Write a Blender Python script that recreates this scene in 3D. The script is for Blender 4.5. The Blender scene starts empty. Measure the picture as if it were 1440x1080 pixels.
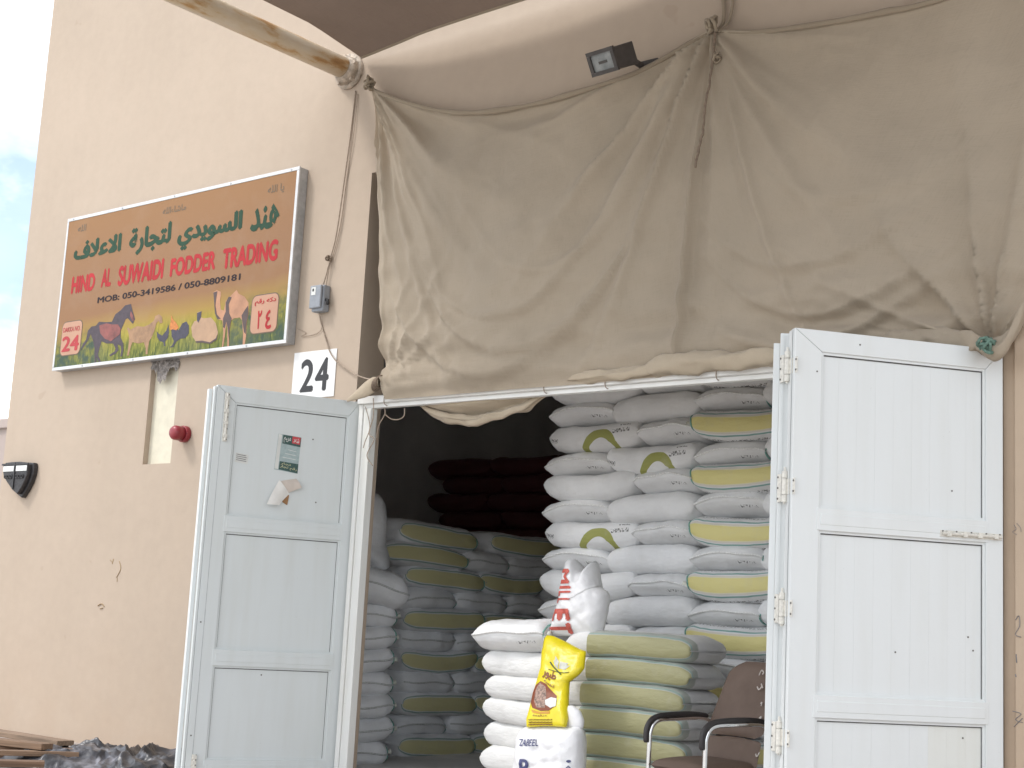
import bpy, bmesh, math, random
from mathutils import Vector, Matrix, noise
R = random.Random(7)
S = bpy.context.scene
C = S.collection

# ------------------------------------------------------------------ camera
CAM = Vector((0, 0, 1.4))
RV = Vector((0.7737176, 0.63132537, 0.05281422))
UV_ = Vector((0.06386811, -0.16066945, 0.98493969))
FV = Vector((-0.63030305, 0.75869203, 0.16463434))
FPX = 2083.03
cd = bpy.data.cameras.new('camera')
cam = bpy.data.objects.new('camera', cd)
C.objects.link(cam)
cd.sensor_width = 36.0
cd.lens = FPX / 1440 * 36
cd.clip_start = 0.1
cd.clip_end = 3000
M = Matrix((RV, UV_, -FV)).transposed().to_4x4()
M.translation = CAM
cam.matrix_world = M
S.camera = cam

# ------------------------------------------------------------------ light
SUN_EL = math.radians(50)
SUN_AZ = Vector((-0.50, -0.62))          # horizontal direction towards the sun
SUN_AZ.normalize()
w = bpy.data.worlds.new('World')
S.world = w
w.use_nodes = True
wn = w.node_tree.nodes
wl = w.node_tree.links
wn.clear()
sky = wn.new('ShaderNodeTexSky')
sky.sky_type = 'NISHITA'
sky.sun_disc = False
sky.sun_elevation = SUN_EL
sky.sun_rotation = math.atan2(SUN_AZ.x, SUN_AZ.y)
sky.dust_density = 2.0
tcw = wn.new('ShaderNodeTexCoord')
mpw = wn.new('ShaderNodeMapping')
mpw.inputs['Location'].default_value = (2.2, 1.1, 0.47)
mpw.inputs['Scale'].default_value = (1, 1, 1.9)
nz = wn.new('ShaderNodeTexNoise')
nz.inputs['Scale'].default_value = 3.2
nz.inputs['Detail'].default_value = 7
nz.inputs['Roughness'].default_value = 0.55
rp = wn.new('ShaderNodeValToRGB')
rp.color_ramp.elements[0].position = 0.40
rp.color_ramp.elements[1].position = 0.53
rp.color_ramp.elements[0].color = (0.12, 0.12, 0.12, 1)
nz2 = wn.new('ShaderNodeTexNoise')
nz2.inputs['Scale'].default_value = 6.0
nz2.inputs['Detail'].default_value = 6
rp2 = wn.new('ShaderNodeValToRGB')
rp2.color_ramp.elements[0].position = 0.35
rp2.color_ramp.elements[0].color = (0.68, 0.72, 0.78, 1)
rp2.color_ramp.elements[1].position = 0.6
rp2.color_ramp.elements[1].color = (1.42, 1.46, 1.50, 1)
sc_ = wn.new('ShaderNodeVectorMath')
sc_.operation = 'SCALE'
sc_.inputs['Scale'].default_value = 0.14
mx = wn.new('ShaderNodeMix')
mx.data_type = 'RGBA'
bg = wn.new('ShaderNodeBackground')
bg.inputs['Strength'].default_value = 1.0
ow = wn.new('ShaderNodeOutputWorld')
wl.new(tcw.outputs['Generated'], mpw.inputs['Vector'])
wl.new(mpw.outputs['Vector'], nz.inputs['Vector'])
wl.new(mpw.outputs['Vector'], nz2.inputs['Vector'])
wl.new(nz.outputs['Fac'], rp.inputs['Fac'])
wl.new(nz2.outputs['Fac'], rp2.inputs['Fac'])
wl.new(sky.outputs['Color'], sc_.inputs[0])
wl.new(rp.outputs['Color'], mx.inputs['Factor'])
wl.new(sc_.outputs['Vector'], mx.inputs['A'])
wl.new(rp2.outputs['Color'], mx.inputs['B'])
wl.new(mx.outputs['Result'], bg.inputs['Color'])
wl.new(bg.outputs['Background'], ow.inputs['Surface'])
ld = bpy.data.lights.new('sun', 'SUN')
ld.energy = 1.0
ld.angle = math.radians(11)
ld.color = (1, 0.97, 0.93)
sun = bpy.data.objects.new('sun', ld)
C.objects.link(sun)
sd = Vector((SUN_AZ.x * math.cos(SUN_EL), SUN_AZ.y * math.cos(SUN_EL), math.sin(SUN_EL)))
sun.rotation_euler = sd.to_track_quat('Z', 'Y').to_euler()
sun.location = (-8, -10, 20)
S.view_settings.view_transform = 'Standard'
S.view_settings.look = 'None'
S.view_settings.gamma = 1
S.view_settings.use_curve_mapping = False
S.view_settings.exposure = 0.86
S.cycles.max_bounces = 14
S.cycles.diffuse_bounces = 9

# ------------------------------------------------------------------ places
def ray(px, py):
    return FV * FPX + RV * (px - 720) - UV_ * (py - 540)
def W(px, py, Y):
    v = ray(px, py)
    return CAM + v * (Y / v.y)
def WZ(px, py, z):
    v = ray(px, py)
    return CAM + v * ((z - CAM.z) / v.z)

# ------------------------------------------------------------------ materials
def lin(c):
    return tuple(((x / 255) / 12.92 if x / 255 <= 0.04045 else ((x / 255 + 0.055) / 1.055) ** 2.4) for x in c)
class NT:
    def __init__(s, name):
        s.m = bpy.data.materials.new(name)
        s.m.use_nodes = True
        s.n = s.m.node_tree.nodes
        s.l = s.m.node_tree.links
        s.b = s.n['Principled BSDF']
    def add(s, t, **kw):
        nd = s.n.new(t)
        for k, v in kw.items():
            if k.startswith('_'):
                setattr(nd, k[1:], v)
            else:
                nd.inputs[k.replace('__', ' ')].default_value = v
        return nd
    def link(s, a, b):
        s.l.new(a, b)
    def noise(s, vec, scale, detail=4, rough=.55):
        n = s.add('ShaderNodeTexNoise', Scale=scale, Detail=detail, Roughness=rough)
        if vec is not None:
            s.link(vec, n.inputs['Vector'])
        return n.outputs['Fac']
    def ramp(s, fac, stops):
        r = s.add('ShaderNodeValToRGB')
        e = r.color_ramp.elements
        while len(e) < len(stops):
            e.new(.5)
        for i, (p, c) in enumerate(stops):
            e[i].position = p
            e[i].color = (*c, 1) if len(c) == 3 else c
        s.link(fac, r.inputs['Fac'])
        return r.outputs['Color']
    def mix(s, fac, a, b, mode='MIX'):
        m = s.add('ShaderNodeMix', _data_type='RGBA', _blend_type=mode)
        for sock, v in (('Factor', fac), ('A', a), ('B', b)):
            if isinstance(v, (int, float)):
                m.inputs[sock].default_value = v
            elif isinstance(v, tuple):
                m.inputs[sock].default_value = (*v, 1) if len(v) == 3 else v
            else:
                s.link(v, m.inputs[sock])
        return m.outputs['Result']
    def math(s, op, a, b=0, c=None):
        m = s.add('ShaderNodeMath', _operation=op)
        for i, v in enumerate((a, b, c)):
            if v is None:
                continue
            if isinstance(v, (int, float)):
                m.inputs[i].default_value = v
            else:
                s.link(v, m.inputs[i])
        return m.outputs[0]
    def bump(s, h, strength, dist=.01):
        b = s.add('ShaderNodeBump', Strength=strength, Distance=dist)
        s.link(h, b.inputs['Height'])
        if s.b.inputs['Normal'].is_linked:
            s.link(s.b.inputs['Normal'].links[0].from_socket, b.inputs['Normal'])
        s.link(b.outputs['Normal'], s.b.inputs['Normal'])
    def pos(s):
        return s.add('ShaderNodeNewGeometry').outputs['Position']
    def objc(s, rnd=True):
        t = s.add('ShaderNodeTexCoord').outputs['Object']
        if not rnd:
            return t
        i = s.add('ShaderNodeObjectInfo')
        a = s.add('ShaderNodeVectorMath', _operation='ADD')
        k = s.math('MULTIPLY', i.outputs['Random'], 37.0)
        s.link(t, a.inputs[0])
        s.link(k, a.inputs[1])
        return a.outputs[0]
    def rand(s):
        return s.add('ShaderNodeObjectInfo').outputs['Random']
    def uv(s):
        sp = s.add('ShaderNodeSeparateXYZ')
        s.link(s.add('ShaderNodeTexCoord').outputs['UV'], sp.inputs[0])
        return sp.outputs[0], sp.outputs[1]
    def color(s, c):
        s.link(c, s.b.inputs['Base Color']) if not isinstance(c, tuple) else setattr(s.b.inputs['Base Color'], 'default_value', (*c, 1))

def pbr(name, col, rough=.6, var=.12, scale=6, bump=.0, bscale=60, metal=0, spec=.5, vec='pos', bdist=.01):
    t = NT(name)
    v = t.pos() if vec == 'pos' else t.objc()
    n = t.noise(v, scale, 5)
    c = t.ramp(n, [(.3, tuple(x * (1 - var) for x in col)), (.7, tuple(min(1, x * (1 + var)) for x in col))])
    t.color(c)
    t.b.inputs['Roughness'].default_value = rough
    t.b.inputs['Metallic'].default_value = metal
    t.b.inputs['Specular IOR Level'].default_value = spec
    if bump:
        t.bump(t.noise(v, bscale, 4), bump, bdist)
    return t.m

def plaster(name, col, dirt=.5):
    t = NT(name)
    p = t.pos()
    big = t.noise(p, .7, 5)
    fine = t.noise(p, 9, 5)
    mp = t.add('ShaderNodeMapping', Scale=(5, 5, .5))
    t.link(p, mp.inputs[0])
    streak = t.noise(mp.outputs[0], 1, 4)
    c = t.ramp(big, [(.3, tuple(x * .93 for x in col)), (.7, tuple(x * 1.05 for x in col))])
    c = t.mix(t.math('MULTIPLY', t.ramp(streak, [(.45, (0, 0, 0)), (.75, (1, 1, 1))]), .22 * dirt), c, tuple(x * f for x, f in zip(col, (.80, .74, .66))))
    c = t.mix(.35, c, t.ramp(fine, [(.3, tuple(x * .92 for x in col)), (.7, tuple(x * 1.05 for x in col))]))
    # splash dirt low on the wall and small stains
    sp = t.add('ShaderNodeSeparateXYZ')
    t.link(p, sp.inputs[0])
    low = t.add('ShaderNodeMapRange', **{'From__Min': .25, 'From__Max': 1.3, 'To__Min': .42 * dirt, 'To__Max': 0.0})
    t.link(sp.outputs[2], low.inputs[0])
    lowf = t.math('MULTIPLY', low.outputs[0], t.ramp(t.noise(p, 2.4, 6), [(.35, (.2, .2, .2)), (.7, (1, 1, 1))]))
    c = t.mix(lowf, c, tuple(x * f for x, f in zip(col, (.84, .70, .55))))
    spot = t.ramp(t.noise(p, 3.1, 2), [(.735, (0, 0, 0)), (.755, (1, 1, 1))])
    c = t.mix(t.math('MULTIPLY', spot, .30 * dirt), c, tuple(x * f for x, f in zip(col, (.6, .5, .4))))
    t.color(c)
    t.b.inputs['Roughness'].default_value = .88
    t.b.inputs['Specular IOR Level'].default_value = .25
    t.bump(t.noise(p, 130, 4), .18, .006)
    t.bump(t.noise(p, 5, 3), .12, .03)
    return t.m

WALLC = (.462, .376, .297)
m_wall = plaster('wall_plaster', WALLC)
m_pillar = plaster('pillar_plaster', (.50, .39, .29), 1.2)
m_cream = pbr('cream_plaster', (.64, .60, .48), .85, .06, 12, .1, 90)
m_rubble = pbr('broken_plaster', (.30, .27, .25), .95, .5, 25, 1.0, 40, bdist=.03)
m_inner = pbr('inner_wall', (.70, .69, .68), .9, .12, 1.5, .1)
m_conc = pbr('platform_concrete', (.38, .33, .30), .9, .18, 3, .3, 40)
m_ground = pbr('sandy_ground', (.46, .435, .40), .95, .2, .6, .4, 15)
m_neigh = plaster('neighbour_plaster', (.42, .35, .32))

def white_paint(name, col, dirt=.3):
    t = NT(name)
    p = t.pos()
    mp = t.add('ShaderNodeMapping', Scale=(9, 9, .8))
    t.link(p, mp.inputs[0])
    st = t.ramp(t.noise(mp.outputs[0], 1, 5), [(.45, (0, 0, 0)), (.8, (1, 1, 1))])
    c = t.mix(t.math('MULTIPLY', st, dirt), col, tuple(x * f for x, f in zip(col, (.80, .77, .70))))
    sp = t.ramp(t.noise(p, 60, 3), [(.72, (0, 0, 0)), (.78, (1, 1, 1))])
    c = t.mix(t.math('MULTIPLY', sp, dirt * .9), c, (.30, .27, .23))
    t.color(c)
    t.b.inputs['Roughness'].default_value = .42
    t.b.inputs['Specular IOR Level'].default_value = .4
    t.bump(t.noise(p, 18, 3), .06, .01)
    return t.m
m_white = white_paint('door_paint', (.69, .712, .71), .22)
m_white2 = white_paint('door_paint_worn', (.63, .665, .665), .32)
m_frame = white_paint('frame_paint', (.74, .745, .72), .75)
m_lintel = white_paint('lintel_paint', (.80, .80, .78), .2)
m_creamboard = white_paint('cream_board', (.68, .69, .655), .35)
m_dark = pbr('dark_gap', (.05, .05, .05), .8)
m_recess_shade = pbr('painted_recess_shade', (.10, .10, .10), .8, .3, 15)  # dark tone painting the shadow line of the panel recesses
m_hinge = pbr('hinge_metal', (.66, .64, .58), .45, .15, 60)
m_screw = pbr('screw_head', (.12, .11, .10), .5)
m_steel = pbr('grey_steel', (.42, .43, .44), .4, .15, 20, metal=.3)
m_chrome = pbr('chrome', (.82, .82, .82), .12, .03, metal=1)

def fabric(name, col, thin=0):
    t = NT(name)
    uvn = t.add('ShaderNodeTexCoord').outputs['UV']
    p = t.pos()
    big = t.noise(p, .9, 5)
    c = t.ramp(big, [(.3, tuple(x * .88 for x in col)), (.7, tuple(x * 1.08 for x in col))])
    mp = t.add('ShaderNodeMapping', Scale=(150, 9, 4))
    t.link(uvn, mp.inputs[0])
    mp2 = t.add('ShaderNodeMapping', Scale=(9, 150, 4))
    t.link(uvn, mp2.inputs[0])
    th = t.math('ADD', t.noise(mp.outputs[0], 3, 4), t.noise(mp2.outputs[0], 3, 4))
    c = t.mix(.22, c, t.ramp(th, [(.75, tuple(x * .82 for x in col)), (1.25, tuple(x * 1.12 for x in col))]))
    dust = t.ramp(t.noise(p, 2.7, 6), [(.5, (0, 0, 0)), (.75, (1, 1, 1))])
    c = t.mix(t.math('MULTIPLY', dust, .18), c, tuple(x * f for x, f in zip(col, (1.2, 1.22, 1.24))))
    t.color(c)
    t.b.inputs['Roughness'].default_value = .95
    t.b.inputs['Specular IOR Level'].default_value = .1
    t.b.inputs['Sheen Weight'].default_value = .15
    t.bump(th, .25, .006)
    t.bump(t.noise(p, 14, 5), .22, .02)
    if thin:
        tr = t.add('ShaderNodeBsdfTranslucent')
        t.link(c, tr.inputs['Color'])
        mx_ = t.add('ShaderNodeMixShader', Fac=thin)
        t.link(t.b.outputs[0], mx_.inputs[1])
        t.link(tr.outputs[0], mx_.inputs[2])
        t.link(mx_.outputs[0], t.n['Material Output'].inputs['Surface'])
    return t.m
m_cloth = fabric('shade_cloth', (.49, .412, .318), .28)
m_cloth2 = fabric('shade_cloth_pale', (.45, .375, .28))
m_hem = fabric('hem_cloth', (.30, .245, .18))
m_canopy = fabric('canopy_cloth', (.20, .148, .115), .12)
m_rope = pbr('brown_rope', (.20, .15, .11), .9, .3, 60, .4, 200)
m_green = pbr('green_rope', (.12, .20, .16), .8, .3, 60)
m_cable = pbr('dusty_cable', (.34, .27, .21), .8, .2, 40)

def rusty():
    t = NT('rusty_pole_paint')
    p = t.pos()
    mp = t.add('ShaderNodeMapping', Scale=(3.2, .9, 3.2))
    t.link(p, mp.inputs[0])
    n = t.noise(mp.outputs[0], 1.6, 6, .62)
    c = t.ramp(n, [(.40, (.64, .56, .45)), (.54, (.60, .48, .33)), (.61, (.46, .27, .11)), (.72, (.22, .10, .04))])
    t.color(c)
    t.b.inputs['Roughness'].default_value = .7
    t.bump(t.noise(p, 30, 5), .3, .01)
    return t.m
m_pole = rusty()
m_flange = pbr('flange_metal', (.42, .35, .28), .8, .45, 22, .6, 40)

# woven sacks : uv x along the sack, y round it (0 = front middle, .25 = top)
def sack_mat(name, base, kind):
    t = NT(name)
    u, v = t.uv()
    oc = t.objc()
    vv = t.math('SUBTRACT', t.math('FRACT', t.math('ADD', v, .5)), .5)      # -.5..5, 0 at the front
    av = t.math('ABSOLUTE', vv)
    rnd = t.rand()
    c = t.ramp(t.noise(oc, 4, 5), [(.3, tuple(x * .90 for x in base)), (.7, tuple(min(1, x * 1.05) for x in base))])
    c = t.mix(t.math('MULTIPLY', rnd, .16), c, tuple(x * f for x, f in zip(base, (.86, .84, .80))))
    def band(cc_, lo, hi, col_, soft=.006, m=None):
        col, cc = (cc_, col_) if isinstance(cc_, tuple) else (col_, cc_)
        a = t.add('ShaderNodeMapRange', **{'From__Min': lo - soft, 'From__Max': lo + soft})
        b = t.add('ShaderNodeMapRange', **{'From__Min': hi - soft, 'From__Max': hi + soft, 'To__Min': 1.0, 'To__Max': 0.0})
        t.link(av, a.inputs[0])
        t.link(av, b.inputs[0])
        f = t.math('MULTIPLY', a.outputs[0], b.outputs[0])
        if m is not None:
            f = t.math('MULTIPLY', f, m)
        return t.mix(f, cc, col)
    if kind in ('banded', 'olive', 'halfband'):
        m = None
        if kind == 'halfband':
            m = t.math('GREATER_THAN', t.math('ADD', u, t.math('MULTIPLY', rnd, .05)), .30)
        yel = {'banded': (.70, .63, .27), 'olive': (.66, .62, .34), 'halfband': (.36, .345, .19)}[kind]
        half = {'banded': .042, 'olive': .052, 'halfband': .076}[kind]
        if kind == 'banded':
            c = band((.66, .62, .55), half, half + .022, c)
        c = band(yel, -.1, half, c, m=m)
        o = .078 if kind == 'banded' else half + .012
        if kind == 'halfband':
            c = band(c, half, half + .10, (.40, .425, .385), m=m)
        c = band(c, o, o + (.020 if kind != 'halfband' else .016), (.16, .34, .30) if kind == 'banded' else (.27, .39, .36), m=m)
        if kind == 'banded':
            # row of printed characters along the upper face
            w1 = t.add('ShaderNodeTexNoise', Scale=1.0, Detail=1)
            cb = t.add('ShaderNodeCombineXYZ')
            t.link(t.math('MULTIPLY', u, 90), cb.inputs[0])
            t.link(t.math('MULTIPLY', v, 40), cb.inputs[1])
            t.link(cb.outputs[0], w1.inputs['Vector'])
            tx = t.math('GREATER_THAN', w1.outputs['Fac'], .53)
            c = band((.13, .13, .12), .155, .185, c, m=t.math('MULTIPLY', tx, t.math('LESS_THAN', t.math('ABSOLUTE', t.math('SUBTRACT', u, .45)), .32)))
    if kind == 'printed':
        # olive ring of the printed emblem and a few illegible words
        dx = t.math('MULTIPLY', t.math('SUBTRACT', u, .58), 1.0)
        dy = t.math('MULTIPLY', t.math('ADD', vv, .13), .85)
        d = t.math('SQRT', t.math('ADD', t.math('MULTIPLY', dx, dx), t.math('MULTIPLY', dy, dy)))
        ring = t.math('MULTIPLY', t.math('GREATER_THAN', d, .102), t.math('LESS_THAN', d, .152))
        c = t.mix(ring, c, (.33, .34, .10))
        w1 = t.add('ShaderNodeTexNoise', Scale=1.0, Detail=1)
        cb = t.add('ShaderNodeCombineXYZ')
        t.link(t.math('MULTIPLY', u, 110), cb.inputs[0])
        t.link(t.math('MULTIPLY', v, 60), cb.inputs[1])
        t.link(cb.outputs[0], w1.inputs['Vector'])
        tx = t.math('GREATER_THAN', w1.outputs['Fac'], .52)
        for uc, vc, hw, hv in ((.12, -.03, .07, .018), (.76, .02, .085, .014), (.80, .075, .06, .008)):
            b1 = t.math('LESS_THAN', t.math('ABSOLUTE', t.math('SUBTRACT', u, uc)), hw)
            b2 = t.math('LESS_THAN', t.math('ABSOLUTE', t.math('SUBTRACT', vv, vc)), hv)
            c = t.mix(t.math('MULTIPLY', t.math('MULTIPLY', b1, b2), tx), c, (.10, .10, .10))
    if kind == 'seamed':
        w1 = t.add('ShaderNodeTexNoise', Scale=1.0, Detail=1)
        cb = t.add('ShaderNodeCombineXYZ')
        t.link(t.math('MULTIPLY', u, 70), cb.inputs[0])
        t.link(t.math('MULTIPLY', v, 60), cb.inputs[1])
        t.link(cb.outputs[0], w1.inputs['Vector'])
        tx = t.math('GREATER_THAN', w1.outputs['Fac'], .55)
        b1 = t.math('LESS_THAN', t.math('ABSOLUTE', t.math('SUBTRACT', u, .7)), .11)
        b2 = t.math('LESS_THAN', t.math('ABSOLUTE', t.math('ADD', vv, .07)), .012)
        c = t.mix(t.math('MULTIPLY', t.math('MULTIPLY', b1, b2), tx), c, (.22, .22, .22))
    grime = t.ramp(t.noise(oc, 9, 6), [(.55, (0, 0, 0)), (.8, (1, 1, 1))])
    c = t.mix(t.math('MULTIPLY', grime, .25), c, tuple(x * f for x, f in zip(base, (.70, .66, .58))))
    t.color(c)
    t.b.inputs['Roughness'].default_value = .48
    t.b.inputs['Specular IOR Level'].default_value = .35
    wv = t.add('ShaderNodeTexWave', _bands_direction='X', Scale=38.0, Distortion=.6)
    wv2 = t.add('ShaderNodeTexWave', _bands_direction='Z', Scale=38.0, Distortion=.6)
    t.link(oc, wv.inputs['Vector'])
    t.link(oc, wv2.inputs['Vector'])
    t.bump(t.math('ADD', wv.outputs['Fac'], wv2.outputs['Fac']), .10, .004)
    mp = t.add('ShaderNodeMapping', Scale=(4, 4, 11))
    t.link(oc, mp.inputs[0])
    t.bump(t.noise(mp.outputs[0], 2.2, 5), .38, .03)
    return t.m
SW = (.78, .785, .79)
SG = (.85, .86, .875)
m_sack = {'plain': sack_mat('sack_white', SW, 'plain'), 'seamed': sack_mat('sack_white_seamed', SW, 'seamed'),
          'banded': sack_mat('sack_banded', SW, 'banded'), 'printed': sack_mat('sack_printed', SW, 'printed'),
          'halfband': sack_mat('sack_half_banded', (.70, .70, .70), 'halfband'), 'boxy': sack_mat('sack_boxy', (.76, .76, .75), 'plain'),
          'grey': sack_mat('sack_grey', SG, 'plain'), 'olive': sack_mat('sack_olive', SG, 'olive'),
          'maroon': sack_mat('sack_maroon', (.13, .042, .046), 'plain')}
m_seam = pbr('sack_stitching', (.78, .78, .77), .7, .15, 80, .3, 150, vec='obj')
m_seamg = pbr('sack_stitching_dark', (.60, .61, .60), .7, .2, 80, .3, 150, vec='obj')
m_tie = pbr('teal_tie', (.18, .38, .33), .6, .3, 50, vec='obj')
m_tuft = pbr('sack_ear', (.66, .66, .58), .6, .2, 30, .3, 60, vec='obj')

# ------------------------------------------------------------------ mesh helpers
class MB:
    def __init__(s):
        s.v = []
        s.f = []
        s.mi = []
        s.uv = {}
    def quad(s, *p, mi=0):
        k = len(s.v)
        s.v += [Vector(q) for q in p]
        s.f.append(tuple(range(k, k + len(p))))
        s.mi.append(mi)
    def hexa(s, c, mi=0):
        """eight corners: bottom four counter-clockwise seen from above, then top four"""
        k = len(s.v)
        s.v += [Vector(q) for q in c]
        for f in ((3, 2, 1, 0), (4, 5, 6, 7), (0, 1, 5, 4), (1, 2, 6, 5), (2, 3, 7, 6), (3, 0, 4, 7)):
            s.f.append(tuple(k + i for i in f))
            s.mi.append(mi)
    def box(s, x0, x1, y0, y1, z0, z1, mi=0):
        s.hexa([(x0, y0, z0), (x1, y0, z0), (x1, y1, z0), (x0, y1, z0), (x0, y0, z1), (x1, y0, z1), (x1, y1, z1), (x0, y1, z1)], mi)
    def obox(s, o, a, b, c, mi=0):
        """box from corner o with edge vectors a, b, c"""
        o, a, b, c = map(Vector, (o, a, b, c))
        s.hexa([o, o + a, o + a + b, o + b, o + c, o + a + c, o + a + b + c, o + b + c], mi)
    def prism(s, pts, ext, mi=0):
        k = len(s.v)
        n = len(pts)
        ext = Vector(ext)
        s.v += [Vector(p) for p in pts] + [Vector(p) + ext for p in pts]
        s.f.append(tuple(range(k + n - 1, k - 1, -1)))
        s.f.append(tuple(range(k + n, k + 2 * n)))
        s.mi += [mi, mi]
        for i in range(n):
            j = (i + 1) % n
            s.f.append((k + i, k + j, k + n + j, k + n + i))
            s.mi.append(mi)
    def tube(s, pts, rad, n=8, mi=0, cap=True, flat=None):
        pts = [Vector(p) for p in pts]
        m = len(pts)
        k = len(s.v)
        up = Vector((0, 0, 1))
        prev = None
        for i, p in enumerate(pts):
            d = (pts[min(i + 1, m - 1)] - pts[max(i - 1, 0)]).normalized()
            if prev is None:
                a = d.orthogonal().normalized() if abs(d.z) > .95 else d.cross(up).normalized()
            else:
                a = (prev - d * prev.dot(d)).normalized()
            prev = a
            b = d.cross(a)
            r = rad[i] if isinstance(rad, (list, tuple)) else rad
            for j in range(n):
                t = 2 * math.pi * j / n
                s.v.append(p + a * (r * math.cos(t)) + b * (r * math.sin(t) * (flat or 1)))
        for i in range(m - 1):
            for j in range(n):
                q = (j + 1) % n
                s.f.append((k + i * n + j, k + i * n + q, k + (i + 1) * n + q, k + (i + 1) * n + j))
                s.mi.append(mi)
        if cap:
            s.f.append(tuple(k + j for j in reversed(range(n))))
            s.f.append(tuple(k + (m - 1) * n + j for j in range(n)))
            s.mi += [mi, mi]
    def grid(s, nu, nv, fn, mi=0, wrap=False):
        k = len(s.v)
        for i in range(nu + 1):
            for j in range(nv + (0 if wrap else 1)):
                s.v.append(Vector(fn(i / nu, j / nv)))
                s.uv[len(s.v) - 1] = (i / nu, j / nv)
        st = nv if wrap else nv + 1
        for i in range(nu):
            for j in range(nv):
                q = (j + 1) % nv if wrap else j + 1
                s.f.append((k + i * st + j, k + (i + 1) * st + j, k + (i + 1) * st + q, k + i * st + q))
                s.mi.append(mi)
    def mesh(s, name, mats, smooth=False, off=None):
        me = bpy.data.meshes.new(name)
        off = Vector(off) if off is not None else Vector((0, 0, 0))
        me.from_pydata([tuple(v - off) for v in s.v], [], s.f)
        for m in (mats if isinstance(mats, (list, tuple)) else [mats]):
            me.materials.append(m)
        me.polygons.foreach_set('material_index', s.mi)
        if smooth:
            me.polygons.foreach_set('use_smooth', [True] * len(me.polygons))
        if s.uv:
            ul = me.uv_layers.new(name='UVMap')
            for l in me.loops:
                ul.data[l.index].uv = s.uv.get(l.vertex_index, (0, 0))
        me.update()
        return me

def tag(o, label=None, cat=None, group=None, kind=None):
    if label:
        o['label'] = label
    if cat:
        o['category'] = cat
    if group:
        o['group'] = group
    if kind:
        o['kind'] = kind
    return o
def thing(name, label, cat, loc, group=None, rz=0):
    o = bpy.data.objects.new(name, None)
    o.empty_display_size = .1
    o.location = loc
    o.rotation_euler = (0, 0, rz)
    C.objects.link(o)
    return tag(o, label, cat, group)
def root_loc(p):
    v = Vector((0, 0, 0))
    while p is not None:
        v += Vector(p.location)
        p = p.parent
    return v
def obj(name, mb, mats, parent=None, smooth=False, bevel=0, world=True):
    """links one mesh object; shapes are given in world places and stored relative to the parent"""
    off = root_loc(parent) if (world and parent is not None) else None
    me = mb if isinstance(mb, bpy.types.Mesh) else mb.mesh(name, mats, smooth, off)
    o = bpy.data.objects.new(name, me)
    C.objects.link(o)
    if parent is not None:
        o.parent = parent
    if bevel:
        b = o.modifiers.new('bevel', 'BEVEL')
        b.width = bevel
        b.segments = 2
        b.limit_method = 'ANGLE'
        b.angle_limit = math.radians(40)
    return o
def fbm(x, y, z=0, oct_=4):
    return noise.fractal(Vector((x, y, z)), 1.0, 2.0, oct_)
def catmull(pts, n):
    """smooth resampling of a polyline of tuples"""
    P = [Vector(p) for p in pts]
    m = len(P) - 1
    out = []
    for i in range(n + 1):
        t = i / n * m
        k = min(int(t), m - 1)
        f = t - k
        p0, p1, p2, p3 = P[max(k - 1, 0)], P[k], P[k + 1], P[min(k + 2, m)]
        out.append(.5 * ((2 * p1) + (p2 - p0) * f + (2 * p0 - 5 * p1 + 4 * p2 - p3) * f * f + (3 * p1 - p0 - 3 * p2 + p3) * f ** 3))
    return out

def text_flat(body, bold=0.0, shear=0):
    """outline lettering as flat triangles in a unit box; every glyph (and every strike that makes it heavier) gets its own layer number"""
    c = bpy.data.curves.new('lettering', 'FONT')
    c.body = body
    c.shear = shear
    c.offset = .004 if any(ord(q) > 0x600 for q in body) else 0
    c.resolution_u = 4
    o = bpy.data.objects.new('lettering', c)
    C.objects.link(o)
    dg = bpy.context.evaluated_depsgraph_get()
    me = bpy.data.meshes.new_from_object(o.evaluated_get(dg))
    vs = [(v.co.x, v.co.y) for v in me.vertices]
    fs = [tuple(p.vertices) for p in me.polygons]
    bpy.data.objects.remove(o)
    bpy.data.curves.remove(c)
    bpy.data.meshes.remove(me)
    par = list(range(len(vs)))
    def find(a):
        while par[a] != a:
            par[a] = par[par[a]]
            a = par[a]
        return a
    for f in fs:
        for q in f[1:]:
            par[find(q)] = find(f[0])
    ids = {}
    isl = [ids.setdefault(find(k), len(ids)) % 7 for k in range(len(vs))]
    V_, F_, I_ = [], [], []
    strikes = [(0, 0)] if not bold else [(0, 0), (bold, 0), (-bold, 0), (0, bold * .8), (0, -bold * .8)]
    for k, (dx, dy) in enumerate(strikes):
        b0 = len(V_)
        V_ += [(x + dx, y + dy) for x, y in vs]
        F_ += [tuple(b0 + q for q in f) for f in fs]
        I_ += [q * .00012 + k * .00084 / 5 * .13 for q in isl]
    x0, x1 = min(v[0] for v in V_), max(v[0] for v in V_)
    y0, y1 = min(v[1] for v in V_), max(v[1] for v in V_)
    return [((x - x0) / (x1 - x0), (y - y0) / (y1 - y0)) for x, y in V_], F_, I_
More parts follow.
